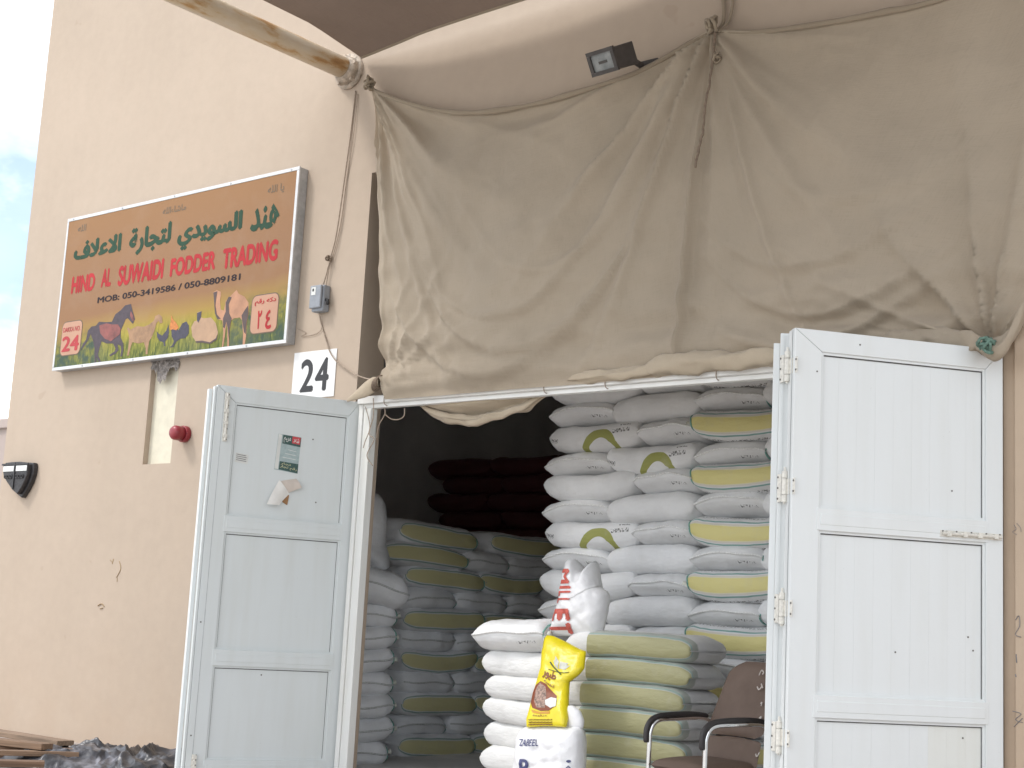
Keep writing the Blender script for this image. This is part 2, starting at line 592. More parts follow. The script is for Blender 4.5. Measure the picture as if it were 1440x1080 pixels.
def finer(flat, size):
    """the same lettering cut into smaller triangles, to follow a bulging surface"""
    vs, fs, lay = [list(q) for q in flat]
    out = []
    todo = []
    for f in fs:
        for k in range(1, len(f) - 1):
            todo.append((f[0], f[k], f[k + 1]))
    cache = {}
    while todo:
        a, b_, c = todo.pop()
        e = [((vs[p][0] - vs[q][0]) ** 2 + (vs[p][1] - vs[q][1]) ** 2, p, q, r) for p, q, r in ((a, b_, c), (b_, c, a), (c, a, b_))]
        d, p, q, r = max(e)
        if d < size * size:
            out.append((a, b_, c))
            continue
        k = (min(p, q), max(p, q))
        if k not in cache:
            vs.append(((vs[p][0] + vs[q][0]) / 2, (vs[p][1] + vs[q][1]) / 2))
            lay.append(lay[p])
            cache[k] = len(vs) - 1
        mdl = cache[k]
        todo += [(p, mdl, r), (mdl, q, r)]
    return vs, out, lay
def mapped(flat, fn, name, m, parent):
    """lettering placed through fn(a, b) -> point"""
    vs, fs, lay = flat
    b = MB()
    b.v = [Vector(fn(a, c)) + Vector((0, -l, 0)) for (a, c), l in zip(vs, lay)]
    b.f = list(fs)
    b.mi = [0] * len(fs)
    return obj(name, b, m, parent)

# ================================================================== SETTING
FZ = .233          # top of the loading platform and of the shop floor
GZ = -.2           # yard
WY = 8.0           # outer face of the shop wall
b = MB()
b.grid(40, 40, lambda u, v: ((u - .5) * 1200, (v - .5) * 1200, GZ))
tag(obj('ground', b, m_ground), kind='structure')
b = MB()
b.box(-16, 6, 4.8, 20, GZ - .2, FZ)
tag(obj('platform', b, m_conc, bevel=.015), kind='structure')

# ------------------------------------------------------------------ shop building
OX0, OX1, OZ1 = -8.215, -4.42, 4.95
NX0, NX1 = -10.845, -10.452
NZ0, NZ1 = 2.685, 3.70
bld = thing('shop_building', 'beige plastered shop building with a tall open doorway and a recessed slot under its sign', 'building', (-4, 14, FZ))
xs = [-13.075, NX0, NX1, OX0, OX1, 6.0]
zs = [FZ - .02, NZ0, NZ1, OZ1, 9.0]
b = MB()
for i in range(len(xs) - 1):
    for j in range(len(zs) - 1):
        xa, xb, za, zb = xs[i], xs[i + 1], zs[j], zs[j + 1]
        if xa >= OX0 and xb <= OX1 and zb <= OZ1:
            continue
        b.quad((xa, WY + .28, za), (xa, WY + .28, zb), (xb, WY + .28, zb), (xb, WY + .28, za))
        if xa == NX0 and za == NZ0:
            continue
        b.quad((xa, WY, za), (xb, WY, za), (xb, WY, zb), (xa, WY, zb))
d0, d1 = WY, WY + .28
b.quad((OX0, d0, zs[0]), (OX0, d0, OZ1), (OX0, d1, OZ1), (OX0, d1, zs[0]))
b.quad((OX1, d0, zs[0]), (OX1, d1, zs[0]), (OX1, d1, OZ1), (OX1, d0, OZ1))
b.quad((OX0, d0, OZ1), (OX1, d0, OZ1), (OX1, d1, OZ1), (OX0, d1, OZ1))
nd = WY + .055
b.quad((NX0, d0, NZ0), (NX0, d0, NZ1), (NX0, nd, NZ1), (NX0, nd, NZ0))
b.quad((NX1, d0, NZ0), (NX1, nd, NZ0), (NX1, nd, NZ1), (NX1, d0, NZ1))
b.quad((NX0, d0, NZ0), (NX0, nd, NZ0), (NX1, nd, NZ0), (NX1, d0, NZ0))
b.quad((NX0, d0, NZ1), (NX1, d0, NZ1), (NX1, nd, NZ1), (NX0, nd, NZ1))
obj('front_wall', b, m_wall, bld)
b = MB()
b.quad((NX0, nd, NZ0), (NX1, nd, NZ0), (NX1, nd, NZ1), (NX0, nd, NZ1))
obj('wall_slot', b, m_cream, bld)['label'] = 'cream painted back of the recessed slot under the sign'
b = MB()
def rub(u, v):
    x = NX0 + .005 + u * .40
    z = 3.66 - v * (.12 + .15 * abs(fbm(u * 4, 3, 1)) + (.10 if .25 < u < .6 else 0))
    return (x, WY - .012 + .05 * (.5 + fbm(x * 16, z * 16, 2)) * math.sin(math.pi * min(1, v * 1.0 + .1)) - .03 * (1 - v), z)
b.grid(26, 16, rub)
obj('broken_plaster', b, m_rubble, bld)
b = MB()
b.box(-13.075, -12.8, WY + .28, 20, FZ - .02, 9)
b.box(5.7, 6.0, WY + .28, 20, FZ - .02, 9)
b.box(-12.8, 5.7, 19.7, 20, FZ - .02, 9)
obj('side_wall', b, m_wall, bld)
b = MB()
b.box(-12.8, 5.7, WY + .28, 19.7, 6.2, 8.7)
obj('ceiling', b, m_inner, bld)
b = MB()
for a in (((-12.79, 8.29), (-12.79, 19.69)), ((5.69, 19.69), (5.69, 8.29)), ((-12.79, 19.69), (5.69, 19.69))):
    (xa, ya), (xb, yb) = a
    b.quad((xa, ya, FZ + .003), (xb, yb, FZ + .003), (xb, yb, 6.19), (xa, ya, 6.19))
b.quad((-12.78, 8.283, FZ + .003), (OX0 - .002, 8.283, FZ + .003), (OX0 - .002, 8.283, 6.19), (-12.78, 8.283, 6.19))
b.quad((OX1 + .002, 8.283, FZ + .003), (5.68, 8.283, FZ + .003), (5.68, 8.283, 6.19), (OX1 + .002, 8.283, 6.19))
b.quad((-12.78, 8.284, FZ + .004), (5.68, 8.284, FZ + .004), (5.68, 19.68, FZ + .004), (-12.78, 19.68, FZ + .004))
obj('inner_wall', b, m_inner, bld)
# right pier with its shallow pilaster, stained and scribbled on
b = MB()
b.box(-3.085, -3.012, WY - .006, WY, FZ, 3.6)
b.box(-3.012, -2.2, WY - .035, WY, FZ, 9)
obj('pilaster', b, m_pillar, bld, bevel=.004)
def scribble(strokes, Y, wdt, m, parent, name='scribble'):
    b = MB()
    for st in strokes:
        pts = catmull([W(x, y, Y) for x, y in st], max(3, 4 * (len(st) - 1)))
        b.tube(pts, wdt, 5, flat=.35)
    return obj(name, b, m, parent, True)
m_ink = pbr('grey_scribble', (.22, .21, .21), .8)
m_tan = pbr('tan_stain', (.34, .24, .13), .9, .3, 20)
scribble([[(1426, 738), (1429, 744), (1424, 748), (1430, 752)], [(1430, 736), (1435, 742), (1436, 748)]], WY - .036, .004, m_ink, bld)
scribble([[(1428, 872), (1433, 866), (1434, 880), (1428, 892), (1436, 896)]], WY - .036, .006, m_ink, bld)
scribble([[(1424, 1000), (1436, 1004), (1428, 1012), (1438, 1016)], [(1426, 1022), (1438, 1010)]], WY - .036, .006, m_ink, bld)
scribble([[(1429, 920), (1430, 932)], [(1428, 948), (1429, 952)]], WY - .036, .004, m_ink, bld)
# scars in the render of the left wall
scribble([[(168, 789), (170, 800), (164, 812)], [(160, 786), (158, 793)]], WY - .0005, .006, m_tan, bld, 'plaster_scar')
scribble([[(138, 852), (143, 849), (147, 853)], [(141, 856), (145, 855)]], WY - .0005, .010, m_tan, bld, 'plaster_scar')
scribble([[(155, 787), (157, 790)], [(165, 812), (165, 818)]], WY - .0005, .005, m_tan, bld, 'plaster_scar')

# neighbouring building far to the left
nb = thing('neighbour_building', 'low pinkish building peeking past the far edge of the shop wall', 'building', (-29, 20, GZ))
b = MB()
b.box(-36, -22, 15, 26, GZ - .2, 4.6)
obj('wall', b, m_neigh, nb)
b = MB()
b.box(-36.08, -21.92, 14.92, 26.08, 4.6, 4.78)
obj('parapet', b, m_neigh, nb, bevel=.02)

# ------------------------------------------------------------------ shade canopy and pole
PX, PZ = -8.551, 5.875
pole = thing('canopy_pole', 'rust stained cream steel pole reaching out from the shop wall under the canopy', 'pole', (PX, WY, PZ))
b = MB()
b.tube([(PX, WY - .07 - i * .5, PZ) for i in range(13)], .088, 24)
obj('pipe', b, m_pole, pole, True)
b = MB()
b.tube([(PX, WY - .001, PZ - .01), (PX, WY - .03, PZ - .01)], .15, 22)
b.tube([(PX, WY - .03, PZ - .01), (PX, WY - .10, PZ)], [.125, .10], 22)
obj('wall_flange', b, m_flange, pole, True)
for k in range(5):
    a = k * 1.257 + .4
    b = MB()
    x, z = PX + .118 * math.cos(a), PZ - .01 + .118 * math.sin(a)
    b.tube([(x, WY - .03, z), (x, WY - .075, z)], .016, 6)
    obj('bolt', b, m_flange, pole)
can = thing('shade_canopy', 'brown fabric sun canopy stretched above the shop front', 'canopy', (-4, 5, 6.0))
edge = catmull([tuple(W(*q)) for q in ((508, 81, 7.95), (560, 60, 7.88), (607, 41, 7.845), (733, 0, 7.83), (900, -52, 7.86), (1100, -108, 7.90))] + [(-2.4, 7.93, 6.08), (-1.2, 7.95, 6.05)], 40)
def canf(u, v):
    e = edge[min(40, int(round(u * 40)))]
    y = e.y + (3.5 - e.y) * v
    x0 = e.x + (.0 if v else 0)
    sag = .18 * math.sin(math.pi * v) * math.sin(math.pi * u) + .25 * v
    return (x0, y, e.z + .075 * min(1, v * 8) * (1 if u < .02 else 1) + .15 * v * 0 - .10 * math.sin(math.pi * u) * v + sag * .3)
b = MB()
b.grid(40, 30, canf)
obj('fabric', b, m_canopy, can, True)
b = MB()
b.tube(edge, .012, 6)
obj('edge_rope', b, m_hem, can, True)

# ------------------------------------------------------------------ door frame and leaves
LH = 3.087
fr = thing('door_frame', 'scuffed white steel door frame lining the shop doorway', 'door frame', (-6.3, 7.98, FZ))
b = MB()
b.box(-8.12, -4.47, 7.925, 7.985, 3.062, 3.118)
b.box(-8.12, -4.47, 7.962, 8.02, 3.030, 3.0615)
obj('lintel', b, m_lintel, fr, bevel=.004)
b = MB()
b.box(-8.122, -8.082, 7.95, 8.02, FZ + .001, 3.061)
b.box(-8.080, -8.035, 7.962, 8.02, FZ + .001, 3.029)
b.box(-8.033, -7.990, 7.950, 8.02, FZ + .001, 3.029)
obj('post', b, m_frame, fr, bevel=.004)
b = MB()
b.box(-4.53, -4.42, 7.99, 8.06, FZ + .001, 3.061)
obj('post', b, m_frame, fr, bevel=.004)

def leaf(name, label, p0, d, n, ln, rails, s0, s1, m, boards, th=.045, side='hinge'):
    """a panelled door leaf; s runs from p0 along d, the seen face looks along n"""
    d = Vector((d[0], d[1], 0)).normalized()
    n = Vector((n[0], n[1], 0)).normalized()
    p0 = Vector((p0[0], p0[1], 0))
    L = lambda s, t, z: p0 + d * s + n * t + Vector((0, 0, z))
    root = thing(name, label, 'door', L(0, 0, FZ))
    zt, zb = rails[0][1], rails[-1][0]
    g = .0012
    back = n * -th
    # stiles, mitred at the head
    zt0 = rails[0][0]
    for a, bb, cut in ((0, s0, 0), (ln - s1, ln, 1)):
        mb = MB()
        if cut == 0:
            pts = [L(a, 0, zb), L(bb, 0, zb), L(bb, 0, zt0 - g), L(a, 0, zt - g)]
        else:
            pts = [L(a, 0, zb), L(bb, 0, zb), L(bb, 0, zt - g), L(a, 0, zt0 - g)]
        mb.prism(pts, back)
        obj('stile', mb, m, root, bevel=.003)
    mb = MB()
    mb.prism([L(s0 + g, 0, zt0), L(ln - s1 - g, 0, zt0), L(ln, 0, zt), L(0, 0, zt)], back)
    obj('rail', mb, m, root, bevel=.003)
    for k, (za, zc) in enumerate(rails[1:]):
        mb = MB()
        mb.prism([L(s0 + .002 - .016, .0035, za), L(ln - s1 + .014, .0035, za), L(ln - s1 + .014, .0035, zc), L(s0 - .014, .0035, zc)], n * -.02)
        mb.prism([L(s0 + .006, .0062, za + .03), L(ln - s1 - .006, .0062, za + .03), L(ln - s1 - .006, .0062, zc - .03), L(s0 + .006, .0062, zc - .03)], n * -.012)
        mb.prism([L(s0 + .002, -.018, za), L(ln - s1 - .002, -.018, za), L(ln - s1 - .002, -.018, zc), L(s0 + .002, -.018, zc)], n * (-th + .018))
        obj('rail', mb, m, root, bevel=.003)
    # panels set back from the frame
    for k in range(len(rails) - 1):
        z1, z0 = rails[k][0], rails[k + 1][1]
        nb_ = boards if boards else 1
        wd = (ln - s0 - s1) / nb_
        for q in range(nb_):
            mb = MB()
            gg = .00018 if nb_ > 1 else 0
            a, c = s0 + q * wd + gg, s0 + (q + 1) * wd - gg
            dep = .021 + (R.uniform(0, .0004) if nb_ > 1 else 0)
            mb.prism([L(a, -dep, z0), L(c, -dep, z0), L(c, -dep, z1), L(a, -dep, z1)], n * -.012)
            mm = m
            if boards and k == 2 and q >= 6:
                mm = m_creamboard
            obj('panel_board' if nb_ > 1 else 'panel', mb, mm, root)
        if nb_ > 1:
            mb = MB()
            mb.prism([L(s0 + .003, -.0338, z0 + .003), L(ln - s1 - .003, -.0338, z0 + .003), L(ln - s1 - .003, -.0338, z1 - .003), L(s0 + .003, -.0338, z1 - .003)], n * -.004)
            obj('backing', mb, m, root)
        # glazing bead round the panel
        mb = MB()
        bw = .014
        for (a, c, e, f) in ((s0, ln - s1, z1 - bw, z1), (s0, ln - s1, z0, z0 + bw), (s0, s0 + bw, z0 + bw, z1 - bw), (ln - s1 - bw, ln - s1, z0 + bw, z1 - bw)):
            mb.prism([L(a, -.010, e), L(c, -.010, e), L(c, -.010, f), L(a, -.010, f)], n * -.013)
        obj('bead', mb, m, root)
        mb = MB()  # thin dark strips paint the recess shadow along the panel's top and sides
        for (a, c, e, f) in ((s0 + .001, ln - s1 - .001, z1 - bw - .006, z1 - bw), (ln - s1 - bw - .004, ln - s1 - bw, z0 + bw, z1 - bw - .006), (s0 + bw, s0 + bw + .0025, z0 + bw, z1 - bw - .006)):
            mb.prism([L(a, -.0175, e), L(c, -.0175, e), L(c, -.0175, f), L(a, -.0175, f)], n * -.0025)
        obj('shade_strip', mb, m_recess_shade, root)
    return root, L

RAILS = [(2.970, LH), (2.012, 2.130), (1.045, 1.162), (FZ + .03, FZ + .15)]
# left leaf: hinged on the left post, swung out past square, its inner face seen
dl = Vector((-8.589, 6.963)) - Vector((-8.140, 7.985))
nl = Vector((-dl.y, dl.x))
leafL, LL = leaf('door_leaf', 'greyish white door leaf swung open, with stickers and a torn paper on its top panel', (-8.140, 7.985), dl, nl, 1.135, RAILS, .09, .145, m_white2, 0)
# second layer showing behind the free edge: folded stop strip
mb = MB()
mb.prism([LL(1.137, -.002, FZ + .03), LL(1.155, -.002, FZ + .03), LL(1.155, -.002, LH - .012), LL(1.137, -.002, LH - .012)], Vector((nl.x, nl.y, 0)).normalized() * -.05)
mb.prism([LL(1.157, -.045, FZ + .03), LL(1.185, -.045, FZ + .03), LL(1.185, -.045, LH - .03), LL(1.157, -.045, LH - .03)], Vector((nl.x, nl.y, 0)).normalized() * -.05)
obj('edge_strip', mb, m_white2, leafL, bevel=.003)
mb = MB()
mb.prism([LL(1.085, .0015, FZ + .04), LL(1.089, .0015, FZ + .04), LL(1.082, .0015, LH - .05), LL(1.078, .0015, LH - .05)], Vector((nl.x, nl.y, 0)).normalized() * -.003)
obj('groove_line', mb, m_steel, leafL)

def boltrod(L, pts, parent, n3, vertical=True):
    (sa, za), (sb, zb) = pts
    mb = MB()
    a, c = L(sa, .004, za), L(sb, .004, zb)
    ax = (c - a).normalized()
    sidev = n3.cross(ax).normalized() * .017
    mb.obox(a - sidev - n3 * .003, ax * (c - a).length, sidev * 2, n3 * .006)
    o = obj('bolt', mb, m_hinge, parent, bevel=.001)
    mb = MB()
    mb.tube([a + n3 * .014 + ax * .01, c + n3 * .014 - ax * .01], .0085, 8)
    l = (c - a).length
    for t in (.12, .38, .62, .88):
        q = a + ax * l * t
        mb.obox(q - sidev * .8 - ax * .012, ax * .024, sidev * 1.6, n3 * .024)
    obj('bolt_rod', mb, m_hinge, o)
    mb = MB()
    for t in (.04, .26, .5, .74, .96):
        q = a + ax * l * t + sidev * .75 + n3 * .003
        mb.tube([q, q + n3 * .003], .005, 6)
    obj('screw', mb, m_screw, o)
    return o
n3l = Vector((nl.x, nl.y, 0)).normalized()
boltrod(LL, [(1.058, 3.035), (1.052, 2.67)], leafL, n3l)
boltrod(LL, [(1.075, .42), (1.077, .27)], leafL, n3l)

# stickers and torn paper on the left leaf (panel face is .021 back)
def on_leaf(L, a, c, t):
    return L(a, t, c)
def leaf_card(L, parent, name, quad, m, t=-.0205, thick=.0012, n3=n3l):
    mb = MB()
    mb.prism([L(s, t, z) for s, z in quad], n3 * thick)
    return obj(name, mb, m, parent)
m_stg = pbr('sticker_green', (.035, .085, .075), .5, .3, 60)
m_str = pbr('sticker_red', (.55, .06, .07), .5)
m_stb = pbr('sticker_grey_blue', (.34, .42, .42), .5, .12, 40)
m_stw = pbr('sticker_white', (.66, .67, .64), .5)
m_sty = pbr('sticker_print', (.50, .50, .30), .5, .3, 90)
m_paper = pbr('torn_paper', (.74, .72, .68), .8, .06, 20, .1, 30)
m_paperw = pbr('torn_paper_back', (.56, .49, .43), .8, .06, 20)
m_stickb = pbr('brown_flap', (.30, .16, .07), .7)
st = leaf_card(LL, leafL, 'sticker', [(.648, 2.505), (.462, 2.488), (.455, 2.765), (.635, 2.775)], m_stb)
leaf_card(LL, st, 'sticker_header', [(.600, 2.705), (.456, 2.690), (.454, 2.763), (.597, 2.772)], m_stg, -.0192, .0012)
leaf_card(LL, st, 'sticker_badge', [(.525, 2.714), (.462, 2.708), (.460, 2.762), (.523, 2.766)], m_str, -.0178, .0012)
leaf_card(LL, st, 'sticker_footer', [(.612, 2.507), (.463, 2.490), (.461, 2.560), (.609, 2.570)], m_stg, -.0192, .0012)
leaf_card(LL, st, 'sticker_margin', [(.646, 2.510), (.618, 2.508), (.606, 2.770), (.633, 2.774)], m_stw, -.0192, .0012)
arab1 = text_flat('\uFEE2\uFEF4\uFEAE\uFEE3', .01)
def quadmap(L, q, t):
    (a, bq, c, d_) = [Vector(x) for x in q]        # lower-left, lower-right, upper-right, upper-left in (s,z)
    def fn(u, v):
        p = (a * (1 - u) + bq * u) * (1 - v) + (d_ * (1 - u) + c * u) * v
        return L(p.x, t, p.y)
    return fn
mapped(arab1, quadmap(LL, [(.590, 2.712), (.535, 2.706), (.535, 2.752), (.590, 2.757)], -.0172), 'lettering', m_stw, st)
mapped(text_flat('\uFEA9\uFEEA\uFEB7', .01), quadmap(LL, [(.515, 2.722), (.470, 2.718), (.470, 2.752), (.515, 2.756)], -.0155), 'lettering', m_stw, st)
mapped(text_flat('\uFEAD\uFE8E\uFEA0\uFE97 \uFEE2\uFED7\uFEAD', .01), quadmap(LL, [(.605, 2.518), (.470, 2.500), (.470, 2.528), (.605, 2.546)], -.0172), 'lettering', m_sty, st)
mapped(text_flat('\uFEAD\uFE8E\uFEA0\uFE97', .01), quadmap(LL, [(.600, 2.546), (.520, 2.536), (.520, 2.556), (.600, 2.566)], -.0172), 'lettering', m_sty, st)
for k, zz in enumerate((2.60, 2.63, 2.66)):
    leaf_card(LL, st, 'sticker_line', [(.59 - .02 * k, zz), (.485, zz - .010), (.485, zz - .006), (.59 - .02 * k, zz + .004)], m_stw, -.0192, .0008)
st2 = leaf_card(LL, leafL, 'label_sticker', [(.955, 2.53), (.855, 2.522), (.852, 2.592), (.950, 2.602)], m_stw)
for k in range(4):
    zz = 2.545 + k * .014
    leaf_card(LL, st2, 'label_print', [(.945, zz), (.866 + .01 * (k % 2), zz - .007), (.866, zz - .002), (.945, zz + .005)], m_ink, -.0192, .0006)
mb = MB()
def paperf(u, v):
    q = [(.70, 2.235), (.605, 2.235), (.515, 2.33), (.60, 2.43)]
    a, bq, c, d_ = [Vector(x) for x in q]
    p = (a * (1 - u) + bq * u) * (1 - v) + (d_ * (1 - u) + c * u) * v
    return LL(p.x, -.018 + .055 * (1 - v) ** 2 + .012 * math.sin(u * 3), p.y)
mb.grid(8, 10, paperf)
obj('torn_paper', mb, m_paper, leafL, True)
mb = MB()
def paperg(u, v):
    q = [(.535, 2.33), (.43, 2.385), (.47, 2.455), (.605, 2.435)]
    a, bq, c, d_ = [Vector(x) for x in q]
    p = (a * (1 - u) + bq * u) * (1 - v) + (d_ * (1 - u) + c * u) * v
    return LL(p.x, -.019 + .03 * u * (1 - v) + .008 * math.sin(v * 4), p.y)
mb.grid(8, 8, paperg)
obj('torn_paper', mb, m_paperw, leafL, True)
leaf_card(LL, leafL, 'brown_flap', [(.565, 2.265), (.525, 2.245), (.515, 2.32), (.56, 2.33)], m_stickb, -.019, .004)
for s_, z_ in ((.30, 2.285), (.36, 2.76), (.12, 2.09), (.62, .99), (1.11, 1.35), (1.11, .55)):
    mb = MB()
    q = LL(s_, -.0207 if s_ < 1 else .0002, z_)
    mb.tube([q, q + n3l * .002], .006, 7)
    obj('paint_chip', mb, m_screw, leafL)

# right pair: the first leaf stands edge-on to us, the second folds back towards the wall
N1 = Vector((-3.955, 7.035))
r1 = Vector((-.4900, .8717))
n1 = Vector((-r1.y, r1.x))
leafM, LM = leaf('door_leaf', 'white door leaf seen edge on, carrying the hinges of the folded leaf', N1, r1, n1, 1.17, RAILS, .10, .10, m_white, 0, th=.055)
e3 = Vector((r1.x, r1.y, 0))
nn1 = Vector((n1.x, n1.y, 0)).normalized()
mb = MB()
mb.prism([LM(.03, .036, FZ + .03), LM(.03, .001, FZ + .03), LM(.03, .001, LH - .05), LM(.03, .036, LH - .05)], e3 * .02)
obj('stop_strip', mb, m_white, leafM, bevel=.003)
mb = MB()
mb.prism([LM(-.002, -.016, FZ + .035), LM(-.002, -.022, FZ + .035), LM(-.002, -.022, LH - .01), LM(-.002, -.016, LH - .01)], -e3 * .006)
obj('edge_bead', mb, m_white, leafM)
P2 = Vector((-3.812, 6.940))
d2 = Vector((-3.070, 7.945)) - P2
d2.normalize()
n2 = Vector((d2.y, -d2.x))
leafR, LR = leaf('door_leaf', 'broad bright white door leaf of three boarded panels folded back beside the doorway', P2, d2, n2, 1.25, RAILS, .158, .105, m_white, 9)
n3r = Vector((n2.x, n2.y, 0)).normalized()
d3r = Vector((d2.x, d2.y, 0))
# filler stile between the two folded leaves
A0 = LM(-.004, -.052, 0)
B0 = LR(-.004, -.028, 0)
mb = MB()
mb.hexa([A0 + Vector((0, 0, FZ + .03)), B0 + Vector((0, 0, FZ + .03)), B0 - n3r * .04 + e3 * .02 + Vector((0, 0, FZ + .03)), A0 + e3 * .04 + Vector((0, 0, FZ + .03)),
         A0 + Vector((0, 0, LH - .006)), B0 + Vector((0, 0, LH - .006)), B0 - n3r * .04 + e3 * .02 + Vector((0, 0, LH - .006)), A0 + e3 * .04 + Vector((0, 0, LH - .006))])
obj('filler_stile', mb, m_white, leafR)
# hinges: plate on the edge leaf, barrel, plate on the broad leaf
hv = Vector((-.13, -.99, 0)).normalized()            # towards the viewer side
for zc in (2.885, 2.235, 1.595, .935):
    ca = LM(-.010, -.010, zc)
    cb = LR(.012, .004, zc)
    mid = (ca + cb) / 2 + hv * .004
    ax = (cb - ca).normalized()
    mb = MB()
    wdt = (cb - ca).length
    fwd = Vector((ax.y, -ax.x, 0))
    mb.obox(ca - ax * .012 + fwd * .004 + Vector((0, 0, -.075)), ax * .040, Vector((0, 0, .15)), -fwd * .004)
    mb.obox(mid + ax * .012 + fwd * .006 + Vector((0, 0, -.042)), ax * (wdt / 2 + .002), Vector((0, 0, .084)), -fwd * .004)
    h = obj('hinge', mb, m_hinge, leafR, bevel=.001)
    mb = MB()
    for za, zb in ((-.082, -.046), (-.043, .043), (.046, .082)):
        mb.tube([mid + fwd * .010 + Vector((0, 0, za)), mid + fwd * .010 + Vector((0, 0, zb))], .016, 12)
    mb.tube([mid + fwd * .010 + Vector((0, 0, -.092)), mid + fwd * .010 + Vector((0, 0, .105))], .007, 8)
    obj('hinge_barrel', mb, m_hinge, h, bevel=.001)
    mb = MB()
    for dz in (-.058, 0, .058):
        q = ca + fwd * .004 + Vector((0, 0, dz)) - ax * .004
        mb.tube([q, q + fwd * .003], .006, 6)
    for dz in (-.028, .028):
        q = mid + ax * (wdt / 2 + .004) + fwd * .006 + Vector((0, 0, dz))
        mb.tube([q, q + fwd * .003], .006, 6)
    obj('hinge_screw', mb, m_screw, h)
boltrod(LR, [(.865, 2.044), (1.240, 2.046)], leafR, n3r)
for s_, z_ in ((.13, 2.86), (.38, 3.03), (.62, 1.40), (1.05, 1.50), (1.08, 1.43), (.95, 2.28), (1.02, .97)):
    mb = MB()
    inp = .17 < s_ < 1.17 and z_ < 2.9 and not (.9 < z_ < 1.1 and False)
    q = LR(s_, -.0205 if inp else .0002, z_)
    mb.tube([q, q + n3r * .002], .005, 7)
    obj('paint_chip', mb, m_screw, leafR)

# ------------------------------------------------------------------ curtains
CY = 7.90
def XZ(px, py, Y=CY):
    p = W(px, py, Y)
    return Vector((p.x, p.z))
def wall_pts(pts):
    return [(XZ(*p).x, XZ(*p).y, 0) for p in pts]
A1 = XZ(520, 121)
A2 = XZ(1003, 42)
A3 = XZ(1392, 492)
A4 = XZ(536, 545)
def rad(x, z, A, lo, hi, k, amp, R0, ph):
    dx, dz = x - A.x, z - A.y
    r = math.hypot(dx, dz)
    th = math.atan2(dz, dx)
    if th > hi + .3 or th < lo - .3:
        return 0
    e = max(0, min(1, (th - lo) / .3 + 1)) * max(0, min(1, (hi - th) / .3 + 1))
    s_ = math.sin(k * th + ph + 1.3 * fbm(th * 3, r * .5, ph))
    s_ = 1 - 2 * abs(s_) ** .7
    return e * amp * (r / (r + .15)) * math.exp(-r / R0) * s_
def folds(x, z):
    y = 0
    y += rad(x, z, A1, -1.60, -.2, 9, .055, .75, .4)
    y += rad(x, z, A1, -1.62, -1.1, 16, .03, 1.6, 1.9)
    y += rad(x, z, A2, -2.75, -1.75, 7, .060, 1.25, .9)
    y += rad(x, z, A2, -1.45, -.2, 6, .035, .9, 2.0)
    y += rad(x, z, A3, .55, 2.9, 7, .055, .75, .3)
    y += rad(x, z, A4, .1, 1.6, 9, .035, .5, .8)
    y += .055 * fbm(x * .55, z * .45, 3, 3) + .018 * fbm(x * 1.7, z * 1.1, 7, 4)
    # long diagonal swags hanging between the ties
    for A, sx in ((A1, 1), (A2, -1), (A2, 1), (A3, -1)):
        pass
    for xc, z0, kq, hw_, am in ((-6.75, 3.17, .62, 1.25, .040), (-6.55, 3.33, .75, 1.2, .036), (-6.7, 3.58, .80, 1.1, .026), (-6.3, 3.90, .9, .9, .018), (-4.25, 3.18, .50, 1.0, .040), (-4.1, 3.36, .60, 1.0, .030), (-4.2, 3.66, .62, .95, .022), (-3.9, 4.05, .6, .9, .014)):
        ax_ = (x - xc) / hw_
        if abs(ax_) < 1:
            dd = z - (z0 + kq * (x - xc) ** 2 + .03 * noise.noise(Vector((x * 1.5, z0, 2))))
            y += am * (1 - ax_ * ax_) * math.exp(-abs(dd) / .07) * (1 if dd > 0 else max(0, 1 + dd / .05))
    # the fold running down from the lacing where the two cloths meet, and a broad one from the middle tie
    xs_ = -5.05 - (5.43 - z) * .052 - .03 * math.sin(z * 2.3)
    dd = x - xs_
    if z < 4.95:
        y += .045 * math.exp(-abs(dd) / .06) * (1 if dd < 0 else max(0, 1 - dd / .05)) * min(1, (4.95 - z) * 2)
    tt_ = A2.y - z
    if 0 < tt_ < 1.7:
        dd = x - (A2.x - .10 - .42 * tt_ - .10 * tt_ * tt_)
        y += .060 * math.exp(-(dd / (.05 + .10 * tt_)) ** 2) * min(1, tt_ * 2.5) * (1 - tt_ / 1.7) ** .6
    q = math.exp(-max(0, z - 3.12) / .45)
    y += q * .02 * math.sin(z * 20 + 2.6 * fbm(x * 1.1, z * 2, 5)) + q * .035 * fbm(x * 1.6, z * 5, 9)
    for A, sg_ in ((A1, 1), (A2, -1), (A2, 1.2)):
        tt_ = (x - A.x) * sg_
        if 0 < tt_ < 1.9:
            for k_, sl in enumerate((2.9, 1.75, 1.15)):
                dd = z - (A.y - sl * tt_ + .42 * sl * tt_ * tt_ * .5)
                y += .030 * math.exp(-(dd / .085) ** 2) * min(1, tt_ * 3) * (1 - tt_ / 1.9)
    return y
